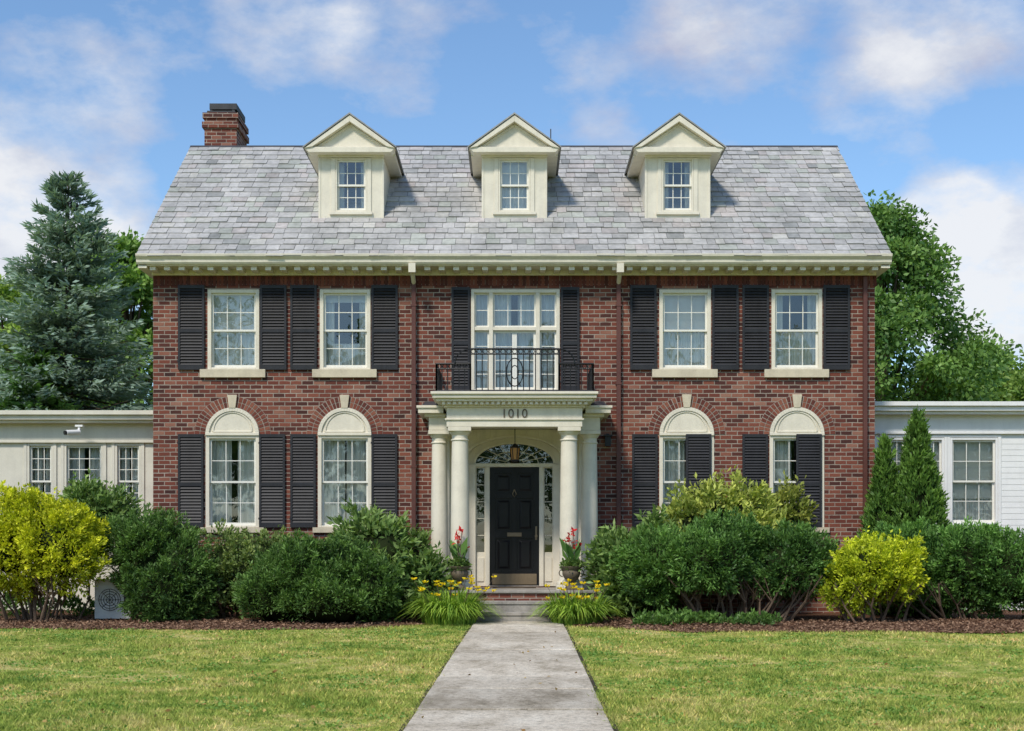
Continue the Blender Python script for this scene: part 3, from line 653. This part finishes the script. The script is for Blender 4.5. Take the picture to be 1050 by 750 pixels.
def bush(name,lobes,n,L,Wd,lo,hi,up=.35,zmin=GZ+.12,stems=0,seed=0,rough=.12,core=.70,clump=3.0,lump=.13,tips=160,tuft=.15,frac=.72,per=55):
    """shrub = many leafy tufts (branch ends) over a few lobes + loose inner leaves + stems"""
    par=empty(name); lb=np.array(lobes,float); w=(lb[:,3]*lb[:,5]+lb[:,3]*lb[:,4]+lb[:,4]*lb[:,5]); w/=w.sum()
    rs=np.random.default_rng(seed+500)
    def surf(m,rg,inset):
        k=rs.choice(len(lb),m,p=w); u=unit(rs.normal(size=(m,3))); c=lb[k,:3]; r=lb[k,3:]; base=c+u*r
        rr=(1-inset-np.abs(rs.normal(size=m))*rg)*(1+lump*snoise(base,clump,seed)+lump*.7*snoise(base,clump*2.6,seed+1))
        P=c+u*r*rr[:,None]; keep=P[:,2]>zmin+.16*snoise(P,3.,seed+3)
        for i in range(len(lb)): keep&=np.linalg.norm((P-lb[i,:3])/lb[i,3:],axis=1)>.66
        return P[keep],unit(u/r)[keep]
    nt=max(30,int(n*frac/per)); T,TN=surf(int(nt*1.8)+20,rough*.7,.08); T,TN=T[:nt],TN[:nt]; nt=len(T)
    TA=unit(TN*.9+np.array([0,0,up+.15])+rs.normal(size=(nt,3))*.35); tl=tuft*rs.uniform(.7,1.7,nt); tb=rs.uniform(-.28,.28,nt)
    k=np.repeat(np.arange(nt),per); s=rs.random(len(k)); lat=rs.normal(size=(len(k),3))*.42*(1.05-s)[:,None]
    P1=T[k]+TA[k]*((s*1.5-.45)*tl[k])[:,None]+lat*tl[k][:,None]
    D1=TA[k]*.9+unit(lat+1e-6)*.75+rs.normal(size=P1.shape)*.3
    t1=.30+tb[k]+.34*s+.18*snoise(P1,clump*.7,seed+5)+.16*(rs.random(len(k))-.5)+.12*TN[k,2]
    m2=int(n*(1-frac)); P2,N2=surf(int(m2*1.7),rough,.10); P2,N2=P2[:m2],N2[:m2]
    D2=N2+np.array([0,0,up])+rs.normal(size=P2.shape)*.6; t2=.18+.22*snoise(P2,clump*.9,seed+5)+.25*rs.random(len(P2))  # older inner leaves darker, with interior shade put into their colour
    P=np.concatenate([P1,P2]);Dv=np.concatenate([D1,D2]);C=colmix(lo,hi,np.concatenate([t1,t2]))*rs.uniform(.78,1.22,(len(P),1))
    keep=P[:,2]>GZ+.04; P,Dv,C=P[keep],Dv[keep],C[keep]
    if tips:
        ti=rs.integers(0,nt,tips); tn=unit(TN[ti]*.7+np.array([0,0,.75])+rs.normal(size=(tips,3))*.35); m=9
        s=np.tile(np.linspace(0,1,m),tips); ln=np.repeat(rs.uniform(.10,.32,tips),m)*(1 if L<.1 else 1.3)
        TP=np.repeat(T[ti],m,0)+np.repeat(tn,m,0)*(s*ln)[:,None]; TD=np.repeat(tn,m,0)*.7+rs.normal(size=TP.shape)*.6
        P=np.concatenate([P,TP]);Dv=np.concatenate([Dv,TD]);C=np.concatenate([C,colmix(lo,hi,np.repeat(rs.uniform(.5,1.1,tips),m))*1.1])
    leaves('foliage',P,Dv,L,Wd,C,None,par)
    if core>0:  # solid core added for interior darkness, also blocks see-through
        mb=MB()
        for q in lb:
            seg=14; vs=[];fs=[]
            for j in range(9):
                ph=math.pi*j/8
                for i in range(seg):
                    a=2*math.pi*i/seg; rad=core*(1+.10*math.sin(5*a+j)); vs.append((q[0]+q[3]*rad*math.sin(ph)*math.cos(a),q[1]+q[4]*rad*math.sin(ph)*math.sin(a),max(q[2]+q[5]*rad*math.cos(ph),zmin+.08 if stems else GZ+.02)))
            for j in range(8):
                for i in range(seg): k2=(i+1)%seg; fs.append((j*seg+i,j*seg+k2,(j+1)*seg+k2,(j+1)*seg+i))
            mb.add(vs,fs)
        mb.build('shade_core',[CORE],par,smooth=True)
    if stems:
        mb=MB(); cx_=(lb[:,0]-lb[:,3]).min()*.5+(lb[:,0]+lb[:,3]).max()*.5; ww=((lb[:,0]+lb[:,3]).max()-(lb[:,0]-lb[:,3]).min())*.5
        cy_=lb[:,1].mean()
        for i in range(stems):
            a=random.uniform(-1,1); bx=cx_+a*ww*.5+random.uniform(-.15,.15); tx=cx_+a*ww*.88+random.uniform(-.2,.2); by=cy_+random.uniform(-.5,.3)
            zt=zmin+.45; p0=Vector((bx,by,GZ)); p3=Vector((tx,by+random.uniform(-.4,.4),zt))
            mid=p0.lerp(p3,.5)+Vector((random.uniform(-.12,.12),random.uniform(-.1,.1),-.04))
            th=random.uniform(.6,1.15)
            mb.tube([p0,mid,p3],[.030*th,.022*th,.013*th],6)
            for _ in range(2):
                p4=mid+Vector((random.uniform(-.4,.4),random.uniform(-.3,.1),.45)); mb.tube([mid,p4],[.014*th,.006],5)
        mb.build('stems',[STEM],par)
    return par
def lob(x0,x1,yt,yb,Y,ry=None,zc=.5):
    X0,X1=WX(x0,Y),WX(x1,Y); zt,zb=WZ(yt,Y),WZ(yb,Y); rx=(X1-X0)/2
    return ((X0+X1)/2,Y,zb+(zt-zb)*zc,rx,ry or min(rx,.85),(zt-zb)*(1-zc))
YEWL,YEWH=(.030,.078,.020),(.19,.33,.075)
GOLL,GOLH=(.26,.33,.02),(.88,.86,.045)
RHL,RHH=(.055,.125,.032),(.29,.42,.12)
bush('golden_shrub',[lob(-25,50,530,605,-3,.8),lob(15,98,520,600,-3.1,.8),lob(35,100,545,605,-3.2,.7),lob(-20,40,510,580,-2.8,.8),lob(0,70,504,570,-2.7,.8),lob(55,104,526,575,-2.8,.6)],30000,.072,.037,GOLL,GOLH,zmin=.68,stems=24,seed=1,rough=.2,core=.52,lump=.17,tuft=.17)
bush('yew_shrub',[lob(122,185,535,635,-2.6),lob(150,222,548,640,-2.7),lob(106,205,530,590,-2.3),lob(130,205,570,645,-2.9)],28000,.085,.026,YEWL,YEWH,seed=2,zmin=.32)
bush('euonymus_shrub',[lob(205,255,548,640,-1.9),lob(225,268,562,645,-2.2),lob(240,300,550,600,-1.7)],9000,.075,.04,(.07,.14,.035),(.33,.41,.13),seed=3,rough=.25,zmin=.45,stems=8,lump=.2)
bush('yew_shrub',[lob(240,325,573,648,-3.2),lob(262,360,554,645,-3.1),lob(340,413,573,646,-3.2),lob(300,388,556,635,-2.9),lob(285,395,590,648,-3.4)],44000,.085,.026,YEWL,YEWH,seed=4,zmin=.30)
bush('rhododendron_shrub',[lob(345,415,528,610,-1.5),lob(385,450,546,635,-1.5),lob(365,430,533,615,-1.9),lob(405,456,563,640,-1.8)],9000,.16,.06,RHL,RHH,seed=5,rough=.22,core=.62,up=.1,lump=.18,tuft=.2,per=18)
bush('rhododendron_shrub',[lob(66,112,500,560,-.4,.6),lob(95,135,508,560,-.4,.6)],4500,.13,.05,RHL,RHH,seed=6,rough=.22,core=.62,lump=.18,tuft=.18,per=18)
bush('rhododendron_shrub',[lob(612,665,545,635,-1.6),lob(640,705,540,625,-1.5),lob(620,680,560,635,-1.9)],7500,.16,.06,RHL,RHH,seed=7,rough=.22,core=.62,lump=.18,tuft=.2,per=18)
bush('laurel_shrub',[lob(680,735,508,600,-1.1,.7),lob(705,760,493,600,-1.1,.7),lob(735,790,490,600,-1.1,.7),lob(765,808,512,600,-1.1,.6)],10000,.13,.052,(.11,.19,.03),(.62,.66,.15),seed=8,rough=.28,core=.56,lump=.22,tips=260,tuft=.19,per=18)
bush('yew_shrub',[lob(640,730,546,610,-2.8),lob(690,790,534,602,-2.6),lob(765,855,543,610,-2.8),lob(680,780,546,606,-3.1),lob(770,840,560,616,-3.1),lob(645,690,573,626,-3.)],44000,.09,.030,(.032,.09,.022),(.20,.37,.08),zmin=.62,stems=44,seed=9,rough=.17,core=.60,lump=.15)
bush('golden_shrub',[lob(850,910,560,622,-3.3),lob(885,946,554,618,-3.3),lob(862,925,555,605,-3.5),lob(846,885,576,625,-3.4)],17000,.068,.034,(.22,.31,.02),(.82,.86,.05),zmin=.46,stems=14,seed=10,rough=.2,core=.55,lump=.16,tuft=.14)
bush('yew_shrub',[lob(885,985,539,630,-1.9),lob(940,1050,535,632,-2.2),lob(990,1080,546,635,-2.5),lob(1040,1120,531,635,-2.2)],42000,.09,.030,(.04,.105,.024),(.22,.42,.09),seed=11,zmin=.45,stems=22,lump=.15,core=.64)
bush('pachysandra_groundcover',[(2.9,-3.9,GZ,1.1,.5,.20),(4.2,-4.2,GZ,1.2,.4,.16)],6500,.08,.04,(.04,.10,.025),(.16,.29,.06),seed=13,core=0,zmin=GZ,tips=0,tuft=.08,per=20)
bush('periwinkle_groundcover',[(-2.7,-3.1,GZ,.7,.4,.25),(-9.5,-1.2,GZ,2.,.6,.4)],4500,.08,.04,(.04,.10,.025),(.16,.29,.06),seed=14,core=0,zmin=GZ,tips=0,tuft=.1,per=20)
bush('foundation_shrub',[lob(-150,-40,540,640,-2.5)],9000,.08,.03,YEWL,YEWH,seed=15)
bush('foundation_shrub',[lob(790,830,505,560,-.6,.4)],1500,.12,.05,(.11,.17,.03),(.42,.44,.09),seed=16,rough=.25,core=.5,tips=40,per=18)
def arbor(name,px,ytop,Y,rpx,n,seed):
    par=empty(name); X=WX(px,Y); zt=WZ(ytop,Y); zb=GZ; R=rpx*(D0+Y)/F; r=np.random.default_rng(seed)
    per=26; nt=n//per
    h=r.random(nt)**1.2; a=r.uniform(0,6.28,nt); prof=np.minimum(1,(1-h)*1.55)**.85*np.minimum(1,.75+h*2)
    T=np.stack([X+0*a,Y+0*a,zb+(zt-zb)*h],1); o=np.stack([np.cos(a),np.sin(a),0*a],1)
    T+=o*(R*prof*(.92+.16*snoise(T+o*R,3.5,seed))*(1-np.abs(r.normal(size=nt))*.14))[:,None]
    k=np.repeat(np.arange(nt),per); s=r.random(len(k)); ax=unit(o*.35+np.array([0,0,1.])+r.normal(size=(nt,3))*.15); tl=r.uniform(.14,.32,nt)
    P=T[k]+ax[k]*((s-.3)*tl[k])[:,None]+r.normal(size=(len(k),3))*(.05*(1.1-s))[:,None]
    Dv=ax[k]+r.normal(size=P.shape)*.35; tb=r.uniform(-.25,.25,nt)
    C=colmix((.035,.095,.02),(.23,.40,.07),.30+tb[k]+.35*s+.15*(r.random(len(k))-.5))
    leaves('foliage',P,Dv,.11,.035,C,None,par)
    mb=MB(); mb.lathe(X,Y,[(R*.6,zb),(R*.68,zb+(zt-zb)*.3),(R*.4,zb+(zt-zb)*.65),(.03,zt-.3)],12); mb.build('shade_core',[CORE],par)
arbor('arborvitae_tree',941,430,-.9,33,22000,21); arbor('arborvitae_tree',907,457,-.7,26,15000,22)
# trees
def deciduous(name,X,Y,zt,R,zb,ncl,per,lsz,lo,hi,seed,rc=.8,power=.6,flat=.75):
    par=empty(name); r=np.random.default_rng(seed); h=r.random(ncl); rad=R*np.clip(np.sin(np.pi*np.clip(.12+.88*h**1.0,0,1))**power,.12,1)*np.where(h>.5,1.05-(h-.5)*.6,1)
    a=r.uniform(0,6.28,ncl); q=np.sqrt(r.uniform(.25,1,ncl)); Cn=np.stack([X+rad*q*np.cos(a),Y+rad*q*np.sin(a),zb+(zt-zb-rc*.5)*h],1)
    rcs=rc*r.uniform(.55,1.25,ncl); k=np.repeat(np.arange(ncl),per); u=unit(r.normal(size=(len(k),3))); s=r.random(len(k))**.45
    P=Cn[k]+u*(s*rcs[k])[:,None]*np.array([1,1,flat])
    Dv=u+r.normal(size=P.shape)*.7+np.array([0,0,-.3])
    cl=r.uniform(-.25,.25,ncl)
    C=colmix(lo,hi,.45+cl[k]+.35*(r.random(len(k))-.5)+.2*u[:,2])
    leaves('foliage',P,Dv,lsz,lsz*.55,C,None,par)
    mb=MB(); tr_=R*.07+.08; mb.tube([(X,Y,0),(X+.1,Y,zb),(X-.1,Y,zb+(zt-zb)*.5),(X,Y,zt-.8)],[tr_,tr_*.8,tr_*.5,.04],9)
    for i in range(0,ncl,max(1,ncl//40)):
        c=Cn[i]; z0=zb*.8+(c[2]-zb)*.55; mb.tube([(X,Y,z0),((X+c[0])/2,(Y+c[1])/2,(z0+c[2])/2+.2),tuple(c)],[tr_*.35,tr_*.2,.02],5)
    mb.build('trunk_and_limbs',[WOOD],par)
def spruce(name,X,Y,zt,zb,R,seed,lo,hi,levels=30,nb=10,per=110,ls=.22,pw=.8):
    par=empty(name); r=np.random.default_rng(seed); Ps=[];Ds=[];Cs=[]; mb=MB(); mb.tube([(X,Y,0),(X,Y,zt-.2)],[.24,.02],8)
    for l in range(levels):
        h=(l+r.uniform(-.3,.3))/levels; z=zb+(zt-zb)*h; tp=min(1,max(0,(h-.45)/.5))
        for b in range(nb if h<.85 else 7):
            a=r.uniform(0,6.28); Lb=R*(1-h)**pw*r.uniform(.68,1.22)+.12
            o=np.array([math.cos(a),math.sin(a),0]); sd=np.array([-o[1],o[0],0])
            m=int(per*(.32+.68*(1-h)))
            s=r.random(m)**.7; lat=r.uniform(-1,1,m)*(.34*(1-s)+.06)*Lb*.9
            lift=((-.28*s+.28*s**2.2)*(1-tp)+.42*s*tp)*Lb
            P=np.array([X,Y,z])+o*(s*Lb)[:,None]+sd*lat[:,None]+np.array([0,0,1])*(lift-np.abs(lat)*.25-r.random(m)*.10)[:,None]
            Ps.append(P); Ds.append(o*.8+sd*np.sign(lat)[:,None]*.7+np.array([0,0,-.12+.7*tp])+r.normal(size=(m,3))*.3)
            Cs.append(colmix(lo,hi,.2+.7*s+r.uniform(-.25,.25)+.3*(r.random(m)-.5)))
            e=np.array([X,Y,z])+o*Lb*.85+np.array([0,0,1])*(-.02+.36*tp)*Lb
            md=np.array([X,Y,z])+o*Lb*.45+np.array([0,0,1])*(-.09+.27*tp)*Lb
            if b%2==0: mb.tube([(X,Y,z),tuple(md),tuple(e)],[.03,.02,.006],4)
    leaves('needles',np.concatenate(Ps),np.concatenate(Ds),ls,ls*.28,np.concatenate(Cs),None,par); mb.build('trunk_and_branches',[WOOD],par)
spruce('blue_spruce_tree',WX(70,8),8,WZ(178,8),1.2,3.1,31,(.075,.125,.09),(.34,.46,.37),levels=42,nb=13,per=150,ls=.22,pw=.72)
spruce('hemlock_tree',WX(5,5.),7.2,WZ(352,7),1.,2.4,32,(.035,.10,.028),(.17,.33,.08),levels=22,nb=10,per=130)
deciduous('maple_tree',WX(128,20),20,WZ(240,20),3.2,3.,150,220,.22,(.07,.16,.03),(.32,.50,.10),41,.85)
deciduous('maple_tree',WX(10,22),22,WZ(280,22),3.4,2.,150,200,.22,(.10,.20,.03),(.40,.55,.11),42,.9)
deciduous('oak_tree',WX(905,19),19,WZ(205,19),3.7,2.,230,230,.20,(.045,.125,.03),(.27,.44,.10),43,.85,.8)
deciduous('maple_tree',WX(1000,24),24,WZ(348,24),3.4,1.5,130,200,.2,(.08,.19,.04),(.33,.52,.11),44,.8)
deciduous('maple_tree',WX(1075,22),22,WZ(352,22),3.,1.5,110,200,.2,(.09,.19,.03),(.36,.50,.12),45,.8)
def treerow(name,Y,x0,x1,h0,h1,nt,per,lsz,seed,gap=None):
    r=np.random.default_rng(seed); Ps=[];Us=[];Cs=[]
    for i in range(nt):
        X=x0+(x1-x0)*(i+r.random())/nt
        if gap and gap[0]<X<gap[1]: continue
        hh=r.uniform(h0,h1); R=r.uniform(2.5,4.5); yy=Y+r.uniform(-5,5); cb=r.uniform(-.3,.3)
        ncl=22; c=unit(r.normal(size=(ncl,3)))*np.array([R,R,hh*.42])*r.uniform(.4,1,(ncl,1))+np.array([X,yy,hh*.56])
        k=np.repeat(np.arange(ncl),per); u=unit(r.normal(size=(len(k),3))); P=c[k]+u*(r.random(len(k))**.45)[:,None]*R*.42
        Ps.append(P);Us.append(u+r.normal(size=u.shape)*.6)
        Cs.append(colmix((.05,.12,.03),(.23,.37,.09),.45+cb+r.uniform(-.2,.2,ncl)[k]+.3*(r.random(len(k))-.5)))
    leaves(name,np.concatenate(Ps),np.concatenate(Us),lsz,lsz*.6,np.concatenate(Cs))
treerow('distant_trees',62,-75,75,9.5,12.5,38,55,.55,51,(-14,14))
treerow('distant_trees',40,-45,45,6.5,9.,24,70,.4,52,(-12,12))
treerow('street_trees',-64,-60,60,13,19,30,45,.8,53)
# lily clumps
def blades_clump(name,X,Y,R,Hh,n,seed):
    par=empty(name); r=np.random.default_rng(seed); Vs=[];Cs=[]
    for i in range(n):
        a=r.uniform(0,6.28); rb=R*.55*math.sqrt(r.random()); ca,sa=math.cos(a),math.sin(a); bx,by=X+rb*ca,Y+rb*sa
        a+=r.normal()*.5; ca,sa=math.cos(a),math.sin(a)
        out=R*r.uniform(.2,.78); h=Hh*r.uniform(.65,1.1); w=.013*r.uniform(.8,1.4); pts=[]
        dr_=1.1*(out/R)**1.1
        for k in range(7):
            s=k/6; pts.append((bx+ca*out*s**1.4,by+sa*out*s**1.4,GZ+h*(1.55*s-(.55+dr_)*s*s),w*(1-s**2*.9)))
        cc=colmix((.12,.25,.03),(.44,.60,.08),np.array([r.random()]))[0]
        for k in range(6):
            p,q=pts[k],pts[k+1]
            Vs+=[(p[0]-sa*p[3],p[1]+ca*p[3],p[2]),(p[0]+sa*p[3],p[1]-ca*p[3],p[2]),(q[0]+sa*q[3],q[1]-ca*q[3],q[2]),(q[0]-sa*q[3],q[1]+ca*q[3],q[2])]; Cs.append(cc)
    quads('blades',np.array(Vs),np.array(Cs),LEAF,par)
    P=[];Dd=[];C=[]; mb=MB()
    for i in range(30):
        fx,fy,fz_=X+r.normal()*R*.42,Y-.15+r.normal()*R*.35,GZ+Hh*r.uniform(.62,1.08)
        mb.tube([(X+(fx-X)*.4,Y+(fy-Y)*.4,GZ+.1),(fx,fy,fz_)],.004,4)
        for k in range(7):
            a=k*6.28/7; P.append((fx,fy,fz_)); Dd.append((math.cos(a),math.sin(a)-.3,.45)); C.append((.92,.62+.12*r.random(),.02))
    leaves('flowers',np.array(P),np.array(Dd),.065,.044,np.array(C),PETAL,par); mb.build('flower_stems',[STEM],par)
blades_clump('daylily_clump',WX(461,-3.15),-3.15,.90,.80,1150,61); blades_clump('daylily_clump',WX(592,-3.15),-3.15,.82,.74,1050,62)
# urns
for px_,sd in((471,71),(586,72)):
    par=empty('planter_urn'); X=WX(px_,-1.88); Y=-1.82; z=FZ
    mb=MB(); mb.box(X-.13,X+.13,Y-.13,Y+.13,z,z+.05)
    mb.lathe(X,Y,[(.12,z+.05),(.11,z+.07),(.05,z+.11),(.045,z+.15),(.07,z+.17),(.13,z+.22),(.17,z+.29),(.175,z+.34),(.155,z+.38),(.165,z+.40),(.21,z+.44),(.215,z+.46),(.19,z+.46),(.16,z+.42)],28)
    for s in(-1,1): mb.tube([(X+s*(.165+.07*math.sin(t)),Y,z+.33-.07*math.cos(t)) for t in [k*math.pi/8 for k in range(9)]],.012,6)
    mb.build('urn_body',[URNM],par,smooth=True)
    r=np.random.default_rng(sd); n=420; u=unit(r.normal(size=(n,3))); u[:,2]=np.abs(u[:,2]); P=np.array([X,Y,z+.46])+u*np.array([.2,.2,.17])*r.uniform(.5,1,(n,1)); P[::3,2]-=.08
    leaves('trailing_foliage',P,u+r.normal(size=u.shape)*.5,.07,.04,colmix((.06,.13,.03),(.25,.36,.10),r.random(n)),None,par)
    n=16; a=r.uniform(0,6.28,n); P=np.array([X,Y,z+.48])+np.stack([.05*np.cos(a),.05*np.sin(a),r.uniform(0,.25,n)],1)
    leaves('canna_leaves',P,np.stack([np.cos(a)*.5,np.sin(a)*.5,1+0*a],1),.34,.11,colmix((.07,.17,.04),(.22,.40,.10),r.random(n)),None,par)
    mb=MB(); FP=[]
    for dx,hh in((-.05,.98),(.04,1.10),(.11,.86)):
        mb.tube([(X,Y,z+.45),(X+dx,Y-.02,z+hh)],.008,5)
        for k in range(14): FP.append((X+dx+r.normal()*.018,Y-.02+r.normal()*.018,z+hh+r.uniform(-.08,.09)))
    mb.build('flower_stalks',[STEM],par); FP=np.array(FP)
    leaves('red_flowers',FP,r.normal(size=FP.shape)+np.array([0,0,.5]),.08,.05,colmix((.55,.015,.02),(.85,.08,.08),r.random(len(FP))),PETAL,par)
# AC unit
ac=MB(); yA=-2.75; X0,X1=WX(97,yA),WX(127,yA)+.12; z0,z1=GZ+.08,WZ(596,yA)
ac.box(X0,X1,yA,yA+.35,z0,z1); ac.box(X0-.02,X1+.02,yA-.02,yA+.37,z1,z1+.03); ac.box(X0+.05,X0+.12,yA+.05,yA+.3,GZ,z0,1); ac.box(X1-.12,X1-.05,yA+.05,yA+.3,GZ,z0,1)
cxa=(X0+X1)/2-.05; cza=(z0+z1)/2
for R in(.06,.11,.16,.20): ac.tube([(cxa+R*math.cos(k*math.pi/14),yA-.015,cza+R*math.sin(k*math.pi/14)) for k in range(29)],.006,4,1)
for k in range(8): ac.tube([(cxa,yA-.012,cza),(cxa+.20*math.cos(k*math.pi/4),yA-.012,cza+.20*math.sin(k*math.pi/4))],.005,4,1)
ac.box(X1-.12,X1-.04,yA-.006,yA-.001,z0+.1,z1-.1,1)
ac.build('heat_pump_unit',[METAL,IRON],None,bevel=.01)
# grass blades
def inlawn(x,y,mg=.0):
    f=(y+3.1)/(-13.7); wv=.02*np.sin(y*7.)+.015*np.sin(y*17.); a=-.72-.22*f+wv; b=.89-.04*f+wv
    return ((x<a-mg)|(x>b+mg))&(y<bedfront(x)+.05)
bp=[]
for y0_,y1_,dens in((-19.5,-15.5,2500),(-15.5,-12,1700),(-12,-8.5,1000),(-8.5,-3.2,700)):
    hx=11.5 if y0_>-13 else 8.5
    n=int((y1_-y0_)*2*hx*dens); x=rng.uniform(-hx,hx,n); y_=rng.uniform(y0_,y1_,n)
    k=inlawn(x,y_,-.03); x,y_=x[k],y_[k]
    cv=snoise(np.column_stack([x,y_,0*x]),2.1,95)+.6*snoise(np.column_stack([x,y_,0*x]),5.,96); k2=rng.random(len(x))<.72+.35*cv; bp.append(np.stack([x[k2],y_[k2]],1))
B=np.concatenate(bp); n=len(B); dcam=B[:,1]+D0; a=rng.uniform(0,6.28,n)
tall=1+.45*snoise(np.column_stack([B,0*a]),2.7,91)
h=rng.uniform(.018,.050,n)*np.clip(tall,.4,2); w=.0035+.00035*dcam
le=rng.uniform(.3,1.4,n)*h; b2=rng.uniform(0,6.28,n); zg=gz(B[:,1])-.003
V=np.empty((n,3,3)); V[:,0]=np.stack([B[:,0]-w*np.cos(a),B[:,1]-w*np.sin(a),zg],1); V[:,1]=np.stack([B[:,0]+w*np.cos(a),B[:,1]+w*np.sin(a),zg],1); V[:,2]=np.stack([B[:,0]+le*np.cos(b2),B[:,1]+le*np.sin(b2),zg+h],1)
C=np.clip(rng.uniform(.7,1.5,(n,1))*np.ones((n,3)),0,2); dry=rng.random(n)<.12+.12*snoise(np.column_stack([B,0*a]),1.3,97); C[dry]*=np.array([1.5,1.2,1.4])
quads('lawn_grass',V.reshape(-1,3),C,BLADE,None,3)
n=15000; ctr=np.column_stack([rng.uniform(-9,9,260),rng.uniform(-18,-5,260)]); k=rng.integers(0,260,n); xy=ctr[k]+rng.normal(size=(n,2))*.16; kk=inlawn(xy[:,0],xy[:,1],.03); xy=xy[kk]; n=len(xy)
P=np.column_stack([xy,gz(xy[:,1])+rng.uniform(.01,.04,n)]); Dv=rng.normal(size=(n,3))*np.array([1,1,.3]); leaves('clover_patches',P,Dv,.035,.028,colmix((.12,.25,.04),(.30,.46,.10),rng.random(n)))
n=220; xy=np.column_stack([rng.uniform(-8,8,n),rng.uniform(-18,-5,n)]); P=np.column_stack([xy,gz(xy[:,1])+.045]); leaves('fallen_leaves',P,rng.normal(size=(n,3))*np.array([1,1,.2]),.05,.035,colmix((.25,.14,.05),(.50,.36,.13),rng.random(n)),CHIP)
# mulch chips
n=26000; x=np.concatenate([rng.uniform(-13,-1.3,n//2),rng.uniform(1.3,13,n//2)]); f=bedfront(x); y_=f-.06+rng.random(n)**1.6*3.2
P=np.stack([x,y_,GZ+.008+.05*np.clip((y_-f)/1.4,0,1)+rng.random(n)*.02],1)
Dv=rng.normal(size=(n,3))*np.array([1,1,.25]); leaves('mulch_chips',P,Dv,.06,.022,colmix((.10,.05,.03),(.38,.24,.155),rng.random(n)),CHIP)
# ------------------------------------------------------------------ sun, sky
sd=Vector((-.38,-.72,0)).normalized(); el=math.radians(48); sv=Vector((sd.x*math.cos(el),sd.y*math.cos(el),math.sin(el)))
L=bpy.data.lights.new('sun','SUN'); L.energy=3.35; L.angle=math.radians(9); L.color=(1,.93,.82)
lo_=bpy.data.objects.new('sun',L); scene.collection.objects.link(lo_); lo_.rotation_euler=sv.to_track_quat('Z','Y').to_euler(); lo_.location=sv*50
w=bpy.data.worlds.new('World'); scene.world=w; w.use_nodes=True; t=NT(w.node_tree)
sk=t.n('ShaderNodeTexSky',sky_type='NISHITA'); sk.sun_disc=False; sk.sun_elevation=el; sk.sun_rotation=math.atan2(sv.x,sv.y); sk.ozone_density=2.0; sk.air_density=1.0; sk.dust_density=.6
tc=t.n('ShaderNodeTexCoord').outputs['Generated']
nrm=t.n('ShaderNodeVectorMath',operation='NORMALIZE'); t.link(tc,nrm.inputs[0]); dv=nrm.outputs[0]
mp=t.n('ShaderNodeMapping'); mp.inputs['Scale'].default_value=(1,1,1.8); mp.inputs['Rotation'].default_value=(0,.3,0); t.link(dv,mp.inputs[0])
n1=t.noise(mp.outputs[0],8.,9.,.60); n2=t.noise(mp.outputs[0],13.,6.,.6)
def blob(px,py,deg,soft=1.):
    d=Vector((px-CX,F,HY-py)).normalized(); nd=t.n('ShaderNodeVectorMath',operation='DOT_PRODUCT'); t.link(dv,nd.inputs[0]); nd.inputs[1].default_value=d
    mr=t.n('ShaderNodeMapRange',interpolation_type='SMOOTHSTEP'); t.link(nd.outputs['Value'],mr.inputs[0]); mr.inputs[1].default_value=math.cos(math.radians(deg)); mr.inputs[2].default_value=1.; mr.inputs[3].default_value=0; mr.inputs[4].default_value=soft; return mr.outputs[0]
s=None
for bb in((400,55,3.4,.28),(300,15,3.6,.25),(190,5,3.,.16),(60,140,5.5,.24),(20,262,4.6,.42),(120,240,3.2,.30),(740,8,4.,.18),(960,5,4.2,.22),(905,115,3.6,.22),(1010,290,5.6,.48),(965,230,2.8,.30),(620,148,2.,.20)):
    o_=blob(*bb); s=o_ if s is None else t.m('ADD',s,o_)
dens=t.m('ADD',t.m('MULTIPLY_ADD',n1,1.25,-.125),t.m('MINIMUM',s,.42))
mask=t.ramp(dens,[(.56,0.),(.68,.38),(.88,1.)])
cc=t.ramp(t.m('MULTIPLY_ADD',s,.7,n2),[(.42,(3.9,4.1,5.3)),(.62,(5.2,5.4,6.1)),(.86,(7.2,7.2,7.3))])
skc=t.mix(1.,sk.outputs[0],(1.08,1.26,1.38),'MULTIPLY')
fin=t.mix(t.m('MULTIPLY',mask,.90),skc,cc)
bg=t.n('ShaderNodeBackground'); t.link(fin,bg.inputs[0]); bg.inputs[1].default_value=.125
ow=t.n('ShaderNodeOutputWorld'); t.link(bg.outputs[0],ow.inputs[0])
# ------------------------------------------------------------------ camera
cam=bpy.data.cameras.new('camera'); co=bpy.data.objects.new('camera',cam); scene.collection.objects.link(co); scene.camera=co
co.location=(0,-D0,CH); co.rotation_euler=(math.pi/2,0,0); cam.sensor_width=36; cam.lens=F/1050*36; cam.shift_x=-2/1050; cam.shift_y=185/1050; cam.clip_end=3000
